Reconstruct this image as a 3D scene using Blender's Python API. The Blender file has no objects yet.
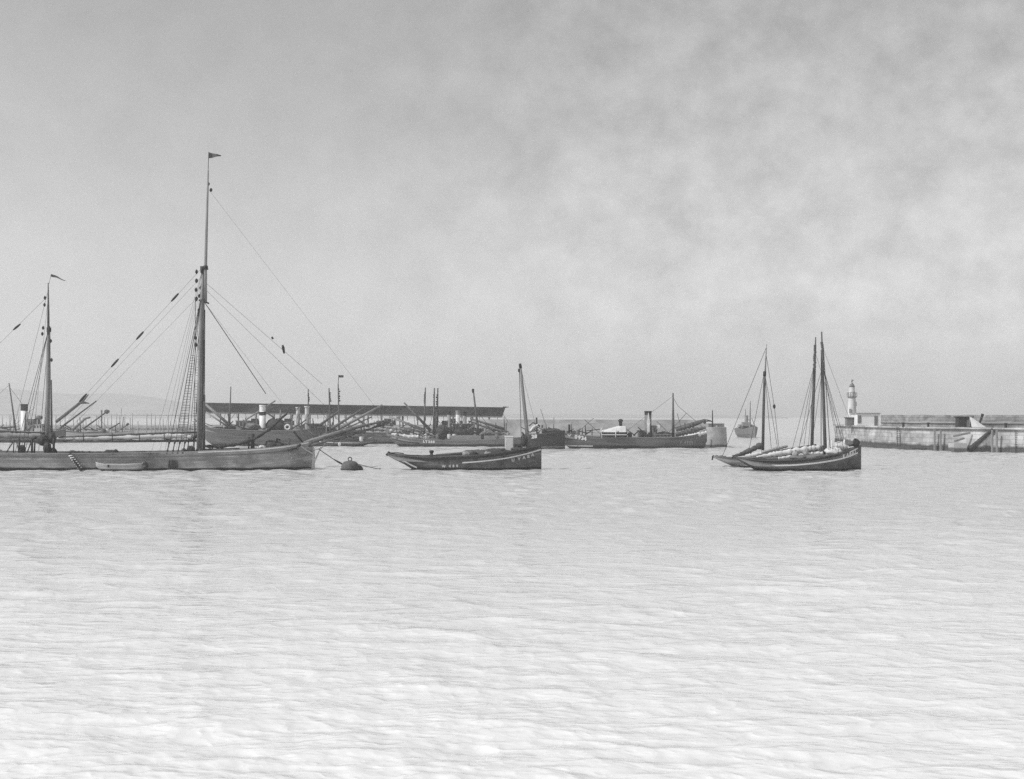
import bpy, math, random
import numpy as np
from mathutils import Vector, Matrix

# ------------------------------------------------------------------ camera, sky, sun, exposure
SC = bpy.context.scene
COL = SC.collection
F, HOR, CZ = 1407.0, 415.5, 5.25            # focal length in pixels, horizon row, eye height in metres
cd = bpy.data.cameras.new('camera'); cam = bpy.data.objects.new('camera', cd); COL.objects.link(cam)
cd.sensor_width = 36.0; cd.lens = 36.0 * F / 1024.0
cd.shift_y = (HOR - 389.5) / 1024.0
cd.clip_start = 0.1; cd.clip_end = 20000
cam.location = (0, 0, CZ); cam.rotation_euler = (math.radians(90), 0, 0)
SC.camera = cam

SUN_EL, SUN_AZ = 47.0, -112.0                # azimuth from the view direction (+Y), negative = left
world = bpy.data.worlds.new('World'); SC.world = world
world.use_nodes = True
wn, wl = world.node_tree.nodes, world.node_tree.links
wn.clear()
w_out = wn.new('ShaderNodeOutputWorld'); w_bg = wn.new('ShaderNodeBackground')
w_sky = wn.new('ShaderNodeTexSky'); w_sky.sky_type = 'NISHITA'; w_sky.sun_disc = False
w_sky.sun_elevation = math.radians(SUN_EL); w_sky.sun_rotation = math.radians(SUN_AZ)
w_sky.dust_density = 1.2; w_sky.air_density = 1.0
w_sep = wn.new('ShaderNodeSeparateColor'); wl.new(w_sky.outputs[0], w_sep.inputs[0])
w_mix = wn.new('ShaderNodeMix'); w_mix.data_type = 'FLOAT'; w_mix.inputs[0].default_value = 0.1   # an ortho plate: green and blue only
wl.new(w_sep.outputs[1], w_mix.inputs[2]); wl.new(w_sep.outputs[2], w_mix.inputs[3])
w_tc = wn.new('ShaderNodeTexCoord')
w_map = wn.new('ShaderNodeMapping'); w_map.inputs['Scale'].default_value = (1, 1, 1.15)
w_map.inputs['Location'].default_value = (1.15, 0.3, 0.52)
wl.new(w_tc.outputs['Generated'], w_map.inputs[0])
w_n1 = wn.new('ShaderNodeTexNoise'); w_n1.inputs['Scale'].default_value = 4.5; w_n1.inputs['Detail'].default_value = 2
w_n2 = wn.new('ShaderNodeTexNoise'); w_n2.inputs['Scale'].default_value = 30; w_n2.inputs['Detail'].default_value = 6; w_n2.inputs['Roughness'].default_value = 0.62
wl.new(w_map.outputs[0], w_n1.inputs[0]); wl.new(w_map.outputs[0], w_n2.inputs[0])
w_r1 = wn.new('ShaderNodeMapRange'); w_r1.inputs[1].default_value = 0.38; w_r1.inputs[2].default_value = 0.62
wl.new(w_n1.outputs[0], w_r1.inputs[0])
w_r2 = wn.new('ShaderNodeMapRange'); w_r2.inputs[1].default_value = 0.32; w_r2.inputs[2].default_value = 0.70; w_r2.inputs[3].default_value = -0.8
wl.new(w_n2.outputs[0], w_r2.inputs[0])
w_m = wn.new('ShaderNodeMath'); w_m.operation = 'MULTIPLY'; w_sx = wn.new('ShaderNodeSeparateXYZ'); wl.new(w_tc.outputs['Generated'], w_sx.inputs[0])
w_mk = wn.new('ShaderNodeMapRange'); w_mk.inputs[1].default_value = -0.16; w_mk.inputs[2].default_value = 0.10; w_mk.inputs[3].default_value = 0.25   # the broken cloud lies to the right
wl.new(w_sx.outputs[0], w_mk.inputs[0])
wl.new(w_mk.outputs[0], w_m.inputs[0]); wl.new(w_r2.outputs[0], w_m.inputs[1])
w_k = wn.new('ShaderNodeMath'); w_k.operation = 'MULTIPLY_ADD'; w_k.inputs[1].default_value = 0.21; w_k.inputs[2].default_value = 1.0
wl.new(w_m.outputs[0], w_k.inputs[0])
w_k2 = wn.new('ShaderNodeMath'); w_k2.operation = 'MULTIPLY_ADD'; w_k2.inputs[1].default_value = 0.05
wl.new(w_r1.outputs[0], w_k2.inputs[0]); wl.new(w_k.outputs[0], w_k2.inputs[2])
w_f = wn.new('ShaderNodeMath'); w_f.operation = 'MULTIPLY'
wl.new(w_mix.outputs[0], w_f.inputs[0]); wl.new(w_k2.outputs[0], w_f.inputs[1])
wl.new(w_f.outputs[0], w_bg.inputs[0]); w_bg.inputs[1].default_value = 0.135
wl.new(w_bg.outputs[0], w_out.inputs[0])

sd = bpy.data.lights.new('sun', 'SUN'); sun = bpy.data.objects.new('sun', sd); COL.objects.link(sun)
sd.energy = 3.3; sd.angle = math.radians(0.5); sd.color = (1, 1, 1)   # a monochrome plate: the lamp is neutral
az, el = math.radians(SUN_AZ), math.radians(SUN_EL)
to_sun = Vector((math.sin(az) * math.cos(el), math.cos(az) * math.cos(el), math.sin(el)))
sun.rotation_euler = (-to_sun).to_track_quat('-Z', 'Y').to_euler()
sun.location = (-60, 40, 80)

vs = SC.view_settings
vs.view_transform = 'Standard'; vs.look = 'None'; vs.exposure = 0.0; vs.gamma = 1.0; vs.use_curve_mapping = False
SC.cycles.max_bounces = 5; SC.cycles.volume_bounces = 1; SC.cycles.diffuse_bounces = 2; SC.cycles.glossy_bounces = 2
SC.cycles.use_denoising = False

# ------------------------------------------------------------------ helpers
rnd = random.Random(7)

def mat(name, v, var=0.15, rough=0.8, scale=(1, 1, 1), detail=5, foot=None, spec=0.2, planks=None, spots=None):
    """grey procedural material: base value v with noise variation; foot=(height, value): wet or weedy band at the waterline"""
    m = bpy.data.materials.new(name); m.use_nodes = True
    n, l = m.node_tree.nodes, m.node_tree.links
    b = n['Principled BSDF']; b.inputs['Roughness'].default_value = rough
    b.inputs['Specular IOR Level'].default_value = spec
    tc = n.new('ShaderNodeTexCoord'); mp = n.new('ShaderNodeMapping'); mp.inputs['Scale'].default_value = scale
    l.new(tc.outputs['Object'], mp.inputs[0])
    nz = n.new('ShaderNodeTexNoise'); nz.inputs['Scale'].default_value = 1.0; nz.inputs['Detail'].default_value = detail
    nz.inputs['Roughness'].default_value = 0.65
    l.new(mp.outputs[0], nz.inputs[0])
    mr = n.new('ShaderNodeMapRange'); mr.inputs[1].default_value = 0.3; mr.inputs[2].default_value = 0.7
    mr.inputs[3].default_value = v * (1 - var); mr.inputs[4].default_value = v * (1 + var)
    l.new(nz.outputs[0], mr.inputs[0])
    out = mr.outputs[0]
    if planks:                                  # seams between the strakes, along the sheer (UV v is metres up the side)
        uv = n.new('ShaderNodeUVMap'); sx = n.new('ShaderNodeSeparateXYZ'); l.new(uv.outputs[0], sx.inputs[0])
        a = n.new('ShaderNodeMath'); a.operation = 'MULTIPLY'; a.inputs[1].default_value = 1.0 / planks; l.new(sx.outputs[1], a.inputs[0])
        fr = n.new('ShaderNodeMath'); fr.operation = 'FRACT'; l.new(a.outputs[0], fr.inputs[0])
        fl = n.new('ShaderNodeMath'); fl.operation = 'FLOOR'; l.new(a.outputs[0], fl.inputs[0])
        wnz = n.new('ShaderNodeTexNoise'); wnz.inputs['Scale'].default_value = 0.9; wnz.noise_dimensions = '2D'
        cb = n.new('ShaderNodeCombineXYZ'); m1 = n.new('ShaderNodeMath'); m1.operation = 'MULTIPLY'; m1.inputs[1].default_value = 0.12
        l.new(sx.outputs[0], m1.inputs[0]); l.new(m1.outputs[0], cb.inputs[0])
        m2 = n.new('ShaderNodeMath'); m2.operation = 'MULTIPLY'; m2.inputs[1].default_value = 3.7; l.new(fl.outputs[0], m2.inputs[0]); l.new(m2.outputs[0], cb.inputs[1])
        l.new(cb.outputs[0], wnz.inputs[0])
        pv = n.new('ShaderNodeMapRange'); pv.inputs[1].default_value = 0.3; pv.inputs[2].default_value = 0.7; pv.inputs[3].default_value = 0.75; pv.inputs[4].default_value = 1.25
        l.new(wnz.outputs[0], pv.inputs[0])
        seam = n.new('ShaderNodeMapRange'); seam.inputs[1].default_value = 0.0; seam.inputs[2].default_value = 0.14; seam.inputs[3].default_value = 0.45; seam.inputs[4].default_value = 1.0
        l.new(fr.outputs[0], seam.inputs[0])
        q = n.new('ShaderNodeMath'); q.operation = 'MULTIPLY'; l.new(pv.outputs[0], q.inputs[0]); l.new(seam.outputs[0], q.inputs[1])
        q2 = n.new('ShaderNodeMath'); q2.operation = 'MULTIPLY'; l.new(q.outputs[0], q2.inputs[0]); l.new(out, q2.inputs[1]); out = q2.outputs[0]
    if spots:                                   # larger worn patches
        n3 = n.new('ShaderNodeTexNoise'); n3.inputs['Scale'].default_value = spots[0]; n3.inputs['Detail'].default_value = 3; l.new(tc.outputs['Object'], n3.inputs[0])
        r3 = n.new('ShaderNodeMapRange'); r3.inputs[1].default_value = 0.52; r3.inputs[2].default_value = 0.66; l.new(n3.outputs[0], r3.inputs[0])
        x3 = n.new('ShaderNodeMix'); x3.data_type = 'FLOAT'; x3.inputs[3].default_value = spots[1]
        l.new(r3.outputs[0], x3.inputs[0]); l.new(out, x3.inputs[2]); out = x3.outputs[0]
    if foot:
        sz = n.new('ShaderNodeSeparateXYZ'); l.new(tc.outputs['Object'], sz.inputs[0])
        ad = n.new('ShaderNodeMath'); ad.operation = 'MULTIPLY_ADD'; ad.inputs[1].default_value = foot[0] * 1.2; ad.inputs[2].default_value = -0.6 * foot[0]
        l.new(nz.outputs[0], ad.inputs[0])
        sm = n.new('ShaderNodeMath'); sm.operation = 'ADD'; l.new(sz.outputs[2], sm.inputs[0]); l.new(ad.outputs[0], sm.inputs[1])
        rg = n.new('ShaderNodeMapRange'); rg.inputs[1].default_value = foot[0] * 0.8; rg.inputs[2].default_value = foot[0] * 1.2
        l.new(sm.outputs[0], rg.inputs[0])
        fx = n.new('ShaderNodeMix'); fx.data_type = 'FLOAT'; fx.inputs[2].default_value = foot[1]
        l.new(rg.outputs[0], fx.inputs[0]); l.new(out, fx.inputs[3]); out = fx.outputs[0]
    cc = n.new('ShaderNodeCombineColor')
    for k in range(3): l.new(out, cc.inputs[k])
    l.new(cc.outputs[0], b.inputs['Base Color'])
    return m

class MB:
    """collects shapes into one mesh"""
    def __init__(s): s.v, s.f, s.uv = [], [], {}
    def add(s, vs, fs):
        o = len(s.v); s.v += [tuple(x) for x in vs]; s.f += [tuple(i + o for i in q) for q in fs]; return s
    def box(s, c, size, rz=0.0, ry=0.0, rx=0.0, taper=1.0):
        x, y, z = [k / 2 for k in size]
        M = Matrix.Translation(c) @ Matrix.Rotation(rz, 4, 'Z') @ Matrix.Rotation(ry, 4, 'Y') @ Matrix.Rotation(rx, 4, 'X')
        vs = [M @ Vector((a * x * (taper if d > 0 else 1), b * y * (taper if d > 0 else 1), d * z)) for d in (-1, 1) for b in (-1, 1) for a in (-1, 1)]
        return s.add(vs, [(0, 2, 3, 1), (4, 5, 7, 6), (0, 1, 5, 4), (2, 6, 7, 3), (0, 4, 6, 2), (1, 3, 7, 5)])
    def rings(s, rs, closed=True, caps=True):
        n = len(rs[0]); vs = [p for r in rs for p in r]; fs = []
        for i in range(len(rs) - 1):
            for j in range(n if closed else n - 1):
                k = (j + 1) % n
                fs.append((i * n + j, i * n + k, (i + 1) * n + k, (i + 1) * n + j))
        if caps and closed:
            fs.append(tuple(range(n - 1, -1, -1))); fs.append(tuple((len(rs) - 1) * n + j for j in range(n)))
        return s.add(vs, fs)
    def tube(s, pts, r, n=6):
        pts = [Vector(p) for p in pts]
        rr = r if isinstance(r, (list, tuple)) else [r] * len(pts)
        rs = []
        for i, p in enumerate(pts):
            d = (pts[min(i + 1, len(pts) - 1)] - pts[max(i - 1, 0)]).normalized()
            a = Vector((0, 1, 0)) if abs(d.y) < 0.9 else Vector((1, 0, 0))
            u = d.cross(a).normalized(); w = d.cross(u)
            rs.append([p + (u * math.cos(2 * math.pi * j / n) + w * math.sin(2 * math.pi * j / n)) * rr[i] for j in range(n)])
        return s.rings(rs)
    def lathe(s, c, prof, n=20):
        return s.rings([[Vector(c) + Vector((r * math.cos(2 * math.pi * j / n), r * math.sin(2 * math.pi * j / n), z)) for j in range(n)] for r, z in prof])
    def lump(s, c, size, seed=0, nu=14, nv=8, rough=0.22):
        g = random.Random(seed); rs = []
        ph = [g.uniform(0, 6.28) for _ in range(6)]
        for i in range(nv + 1):
            t = max(0.02, min(0.98, i / nv)) * math.pi
            ring = []
            for j in range(nu):
                a = 2 * math.pi * j / nu
                k = 1 + rough * (math.sin(2 * a + ph[0] + 2 * t) + 0.7 * math.sin(5 * a + ph[1] - 3 * t) + 0.6 * math.sin(4 * t + ph[2] + a)) / 1.6 + g.uniform(-.06, .06)
                ring.append(Vector(c) + Vector((size[0] * math.sin(t) * math.cos(a) * k, size[1] * math.sin(t) * math.sin(a) * k, -size[2] * math.cos(t) * k)))
            rs.append(ring)
        return s.rings(rs)
    def prism(s, poly, y0, y1):
        """polygon of (x, z) extruded from y0 to y1"""
        n = len(poly)
        return s.add([(x, y0, z) for x, z in poly] + [(x, y1, z) for x, z in poly],
                     [tuple(range(n)), tuple(range(2 * n - 1, n - 1, -1))] + [(i, i + n, (i + 1) % n + n, (i + 1) % n) for i in range(n)])
    def build(s, name, m, parent=None, smooth=False, uv=None):
        me = bpy.data.meshes.new(name); me.from_pydata(s.v, [], s.f); me.update()
        if uv is not None:
            la = me.uv_layers.new(name='UVMap')
            for lp in me.loops: la.data[lp.index].uv = uv[lp.vertex_index]
        if smooth: me.polygons.foreach_set('use_smooth', [True] * len(me.polygons))
        me.materials.append(m)
        o = bpy.data.objects.new(name, me); COL.objects.link(o); o.parent = parent
        return o

def tag(o, label=None, cat=None, group=None, kind=None):
    if label: o['label'] = label
    if cat: o['category'] = cat
    if group: o['group'] = group
    if kind: o['kind'] = kind
    return o

def fix_normals(o):
    import bmesh
    b = bmesh.new(); b.from_mesh(o.data); bmesh.ops.recalc_face_normals(b, faces=b.faces); b.to_mesh(o.data); b.free()

def smooth_interp(xs, ys, q):
    """monotone cubic through the points"""
    xs = np.asarray(xs, float); ys = np.asarray(ys, float); q = np.asarray(q, float)
    h = np.diff(xs); d = np.diff(ys) / h
    m = np.zeros(len(xs)); m[0], m[-1] = d[0], d[-1]
    for i in range(1, len(xs) - 1):
        if d[i - 1] * d[i] > 0:
            w1, w2 = 2 * h[i] + h[i - 1], h[i] + 2 * h[i - 1]
            m[i] = (w1 + w2) / (w1 / d[i - 1] + w2 / d[i])
    i = np.clip(np.searchsorted(xs, q) - 1, 0, len(xs) - 2)
    t = np.clip((q - xs[i]) / h[i], 0, 1)
    return ((1 + 2 * t) * (1 - t) ** 2 * ys[i] + t * (1 - t) ** 2 * h[i] * m[i] + t * t * (3 - 2 * t) * ys[i + 1] + t * t * (t - 1) * h[i] * m[i + 1])

def dist(py):                   # distance of the water seen at a picture row
    return F * CZ / (py - HOR)
def wx(px, Y): return (px - 512) * Y / F
def wz(py, Y): return CZ - (py - HOR) * Y / F

class Thing:
    """an Empty at the thing's base, with a local frame read off the photograph at the thing's own distance"""
    def __init__(s, name, label, cat, Y, px, group=None, z=0.0, rz=0.0):
        s.Y, s.ox, s.oz, s.s = Y, wx(px, Y), z, F / Y
        s.root = bpy.data.objects.new(name, None); COL.objects.link(s.root); s.root.empty_display_size = 0.3
        s.root.location = (s.ox, Y, z); s.root.rotation_euler = (0, 0, math.radians(rz))
        tag(s.root, label, cat, group)
    def p(s, px, py, y=0.0): return Vector((wx(px, s.Y) - s.ox, y, wz(py, s.Y) - s.oz))
    def spar(s, name, pts, r, m, y=0.0, parent=None, n=8):
        """pts in picture pixels, r in pixels"""
        q = [s.p(a[0], a[1], a[2] if len(a) > 2 else y) for a in pts]
        rr = [k / s.s for k in (r if isinstance(r, (list, tuple)) else [r] * len(pts))]
        return MB().tube(q, rr, n).build(name, m, parent or s.root, smooth=True)
    def rope(s, name, pts, m, r=0.022, sag=0.0, y=0.0, parent=None):
        q = [s.p(a[0], a[1], a[2] if len(a) > 2 else y) for a in pts]
        if sag and len(q) == 2:
            a, b = q; q = [a.lerp(b, t / 8) - Vector((0, 0, sag * 4 * (t / 8) * (1 - t / 8))) for t in range(9)]
        return MB().tube(q, r, 4).build(name, m, parent or s.root)
    def bundle(s, name, pts, r, m, y=0.0, seed=1, parent=None, flat=1.0):
        """a furled sail: lumpy roll along picture points, r in pixels"""
        g = random.Random(seed); n = 46
        xs = np.linspace(0, 1, len(pts)); t = np.linspace(0, 1, n)
        px = np.interp(t, xs, [a[0] for a in pts]); py = np.interp(t, xs, [a[1] for a in pts])
        rr = np.interp(t, np.linspace(0, 1, len(r)), r)
        rs = []
        for i in range(n):
            c = s.p(px[i], py[i], y); k = rr[i] / s.s * (1 + 0.13 * math.sin(i * 1.1 + seed) + g.uniform(-.13, .13))
            if i % 7 == 0: k *= 0.78
            a = s.p(px[min(i + 1, n - 1)], py[min(i + 1, n - 1)]) - s.p(px[max(i - 1, 0)], py[max(i - 1, 0)])
            a.normalize(); u = Vector((-a.z, 0, a.x)); w = Vector((0, 1, 0))
            rs.append([c + (u * math.cos(2 * math.pi * j / 12) + w * math.sin(2 * math.pi * j / 12) * flat) * k * (1 + 0.13 * math.sin(3 * j + i * .45) + g.uniform(-.1, .1)) for j in range(12)])
        return MB().rings(rs).build(name, m, parent or s.root, smooth=True)
    def funnel(s, px, top, bot, r, m, mtop=None, band=0.25, y=0.0, rake=0.0, lip=1.08):
        """tube with a rim, open at the mouth, and a painted top band"""
        b, t = s.p(px, bot, y), s.p(px - rake, top, y); R = r / s.s
        def ring(k, f): return [b.lerp(t, k) + Vector((R * f * math.cos(2 * math.pi * j / 18), R * f * math.sin(2 * math.pi * j / 18), 0)) for j in range(18)]
        o = MB().rings([ring(0, 1.1), ring(.06, 1.0), ring(1 - band, 0.97)]).build('funnel', m, s.root, smooth=True)
        MB().rings([ring(1 - band, 1.02), ring(.95, .99), ring(.955, lip), ring(1, lip), ring(1, .85), ring(.8, .8)]).build('funnel_top', mtop or m, o)
        return o

class Hull:
    """lofted hull: st rows are (px, py of the sheer, half beam in m, py of the underside or None, fullness)"""
    def __init__(s, T, st, m, deck_m, rail_m, bulwark=0.5, ns=56, rail_w=0.16, rail_h=0.07, draft=0.7, rail=True):
        s.T = T
        xs = [T.p(a[0], 0).x for a in st]
        zt = [T.p(0, a[1]).z for a in st]; hb = [a[2] for a in st]
        zb = [(-draft if a[3] is None else T.p(0, a[3]).z) for a in st]; pw = [a[4] * (0.42 if a[4] <= .4 else 0.42 + .58 * (a[4] - .4) / .6) for a in st]
        e = 0.5 - 0.5 * np.cos(np.linspace(0, math.pi, ns))
        s.x = xs[0] + (xs[-1] - xs[0]) * (0.5 * e + 0.5 * np.linspace(0, 1, ns))
        s.zt = smooth_interp(xs, zt, s.x); s.hb = smooth_interp(xs, hb, s.x); s.zb = smooth_interp(xs, zb, s.x); s.pw = smooth_interp(xs, pw, s.x)
        T_ = np.linspace(0, 1, 12) ** 1.3
        rs, uv = [], []
        for i in range(ns):
            half = [(s.hb[i] * max(t, 0.0) ** s.pw[i] + 0.02, s.zb[i] + (s.zt[i] - s.zb[i]) * t) for t in T_]
            ring = [Vector((s.x[i], -h, z)) for h, z in reversed(half)] + [Vector((s.x[i], h, z)) for h, z in half]
            rs.append(ring)
            v = [z - s.zt[i] for h, z in reversed(half)] + [z - s.zt[i] for h, z in half]
            uv += [(s.x[i], k + 10) for k in v]
        b = MB().rings(rs, closed=False, caps=False)
        n = len(rs[0])
        b.f.append(tuple(range(n))); b.f.append(tuple((ns - 1) * n + j for j in range(n - 1, -1, -1)))
        s.o = b.build('hull', m, T.root, smooth=True, uv=uv); fix_normals(s.o)
        for pl in s.o.data.polygons:
            if len(pl.vertices) > 4: pl.use_smooth = False
        # deck with the inner side of the bulwark
        d = []
        for i in range(ns):
            h = max(s.hb[i] - 0.10, s.hb[i] * 0.4); zd = max(s.zt[i] - bulwark, s.zb[i] + 0.1)
            d.append([Vector((s.x[i], -h, s.zt[i] - .01)), Vector((s.x[i], -h, zd)), Vector((s.x[i], -h * .5, zd + .04)), Vector((s.x[i], h * .5, zd + .04)), Vector((s.x[i], h, zd)), Vector((s.x[i], h, s.zt[i] - .01))])
        MB().rings(d, closed=False, caps=False).build('deck', deck_m, T.root)
        if rail:
            rb = MB()
            for sg in (-1, 1):
                q = []
                for i in range(ns):
                    h = max(s.hb[i] - 0.05, s.hb[i] * .5) + .04
                    q.append([Vector((s.x[i], sg * (h + a * rail_w / 2), s.zt[i] + c * rail_h)) for a, c in ((-1, 0), (1, 0), (1, 1), (-1, 1))])
                rb.rings(q)
            o = rb.build('rail', rail_m, T.root); fix_normals(o)
    def at(s, x):
        f = lambda a: float(np.interp(x, s.x, a))
        return f(s.zt), f(s.hb), f(s.zb), f(s.pw)
    def side(s, x, z):
        zt, hb, zb, pw = s.at(x)
        t = min(1.0, max(0.0, (z - zb) / max(zt - zb, .01)))
        return hb * t ** pw + 0.02
    def stripe(s, name, pts, w, m, proud=0.03, both=True):
        """painted strake through picture points, w in metres"""
        q = [s.T.p(*a) for a in pts]; n = 30
        xs = np.linspace(q[0].x, q[-1].x, n); o_ = 1 if q[-1].x > q[0].x else -1
        zs = smooth_interp([k.x * o_ for k in q], [k.z for k in q], xs * o_)
        b = MB()
        for sg in ((-1, 1) if both else (-1,)):
            rs = []
            for x, z in zip(xs, zs):
                a, c = s.side(x, z - w / 2), s.side(x, z + w / 2)
                rs.append([Vector((x, sg * (a - .03), z - w / 2)), Vector((x, sg * (a + proud), z - w / 2)), Vector((x, sg * (c + proud), z + w / 2)), Vector((x, sg * (c - .03), z + w / 2))])
            b.rings(rs)
        o = b.build(name, m, s.o); fix_normals(o); return o
    def letters(s, chars, m, size, proud=0.03):
        """chars: [(character, px, py of its foot)], bent onto the near side of the hull"""
        b = MB()
        for ch, px, py in chars:
            cu = bpy.data.curves.new('glyph', 'FONT'); cu.body = ch; cu.size = size; cu.resolution_u = 2; cu.align_x = 'CENTER'; cu.offset = 0.02 if s.T.Y < 180 else 0.045
            ob = bpy.data.objects.new('glyph', cu); COL.objects.link(ob)
            dg = bpy.context.evaluated_depsgraph_get(); dg.update()
            me = bpy.data.meshes.new_from_object(ob.evaluated_get(dg))
            P = s.T.p(px, py)
            vs = []
            for v in me.vertices:
                x, z = P.x + v.co.x, P.z + v.co.y
                vs.append((x, -(s.side(x, z) + proud), z))
            b.add(vs, [tuple(pl.vertices) for pl in me.polygons])
            bpy.data.objects.remove(ob); bpy.data.curves.remove(cu); bpy.data.meshes.remove(me)
        return b.build('lettering', m, s.o)

# ------------------------------------------------------------------ materials
M_hullgrey = mat('weathered_grey_hull', 0.34, .42, .7, (.5, 1, 1.6), planks=0.24, foot=(.26, .015), spots=(.45, .22))
M_hulldark = mat('tarred_hull', 0.075, .3, .65, (.5, 1, 2.5), planks=0.2, foot=(.24, .012))
M_hulltan = mat('worn_dark_hull', 0.125, .5, .75, (.7, 1, 2.5), planks=0.2, foot=(.24, .015), spots=(.8, .06))
M_hullmid = mat('faded_grey_hull', 0.14, .25, .7, (.3, 1, 1.5), planks=0.25, foot=(.4, .03))
M_hullpale = mat('pale_painted_hull', 0.45, .12, .7, (.4, 1, 2), planks=0.22, foot=(.15, .05))
M_hullblack = mat('black_painted_hull', 0.045, .25, .6, (.4, 1, 2), planks=0.25, foot=(.35, .02))
M_dinghy = mat('dinghy_paint', 0.40, .2, .7, (.6, 1, 2), planks=0.16, foot=(.22, .04))
M_deck = mat('deck_planks', 0.22, .2, .9, (.4, 5, 1))
M_wood = mat('oiled_spar', 0.10, .25, .6, (2, 2, .5))
M_woodlt = mat('bleached_spar', 0.22, .2, .7, (2, 2, .5))
M_dark = mat('blackened_iron', 0.03, .3, .6, (3, 3, 3))
M_rope = mat('tarred_rope', 0.06, .2, .9, (5, 5, 5))
M_ropelt = mat('pale_rope', 0.55, .15, .9, (5, 5, 5))
M_canvas = mat('white_canvas', 0.62, .15, .9, (1.2, 1.2, 2))
M_tan = mat('barked_canvas', 0.10, .3, .9, (1.2, 1.2, 2))
M_greycan = mat('grey_canvas', 0.28, .25, .9, (1.2, 1.2, 2))
M_white = mat('white_paint', 0.78, .07, .5, (2, 2, 2))
M_offw = mat('dull_white_paint', 0.6, .12, .6, (2, 2, 2))
M_grey = mat('grey_paint', 0.28, .15, .6, (2, 2, 2))
M_midg = mat('lead_paint', 0.16, .2, .6, (2, 2, 2))
M_stone = mat('granite_rubble', 0.27, .25, .9, (.5, .5, 1.2), foot=(1.2, .06), spots=(.22, .36))
M_stonelt = mat('pale_concrete', 0.42, .15, .9, (.6, .6, .6), foot=(.6, .1))
M_roof = mat('dark_roof', 0.018, .6, .95, (1.3, .25, .25), spots=(.12, .04), spec=.03)
M_timber = mat('weathered_timber', 0.24, .2, .9, (1, 1, .4))
M_pale_timber = mat('silvered_timber', 0.36, .2, .9, (1, 1, .4))
M_mast = mat('varnished_mast', 0.25, .3, .55, (3, 3, .4))
M_net = mat('heaped_nets', 0.06, .5, .95, (4, 4, 4))
M_glass = mat('window_glass', 0.03, .2, .1, spec=.5)
M_hill = mat('hill_fields', 0.2, .35, .95, (.02, .02, .02))

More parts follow.
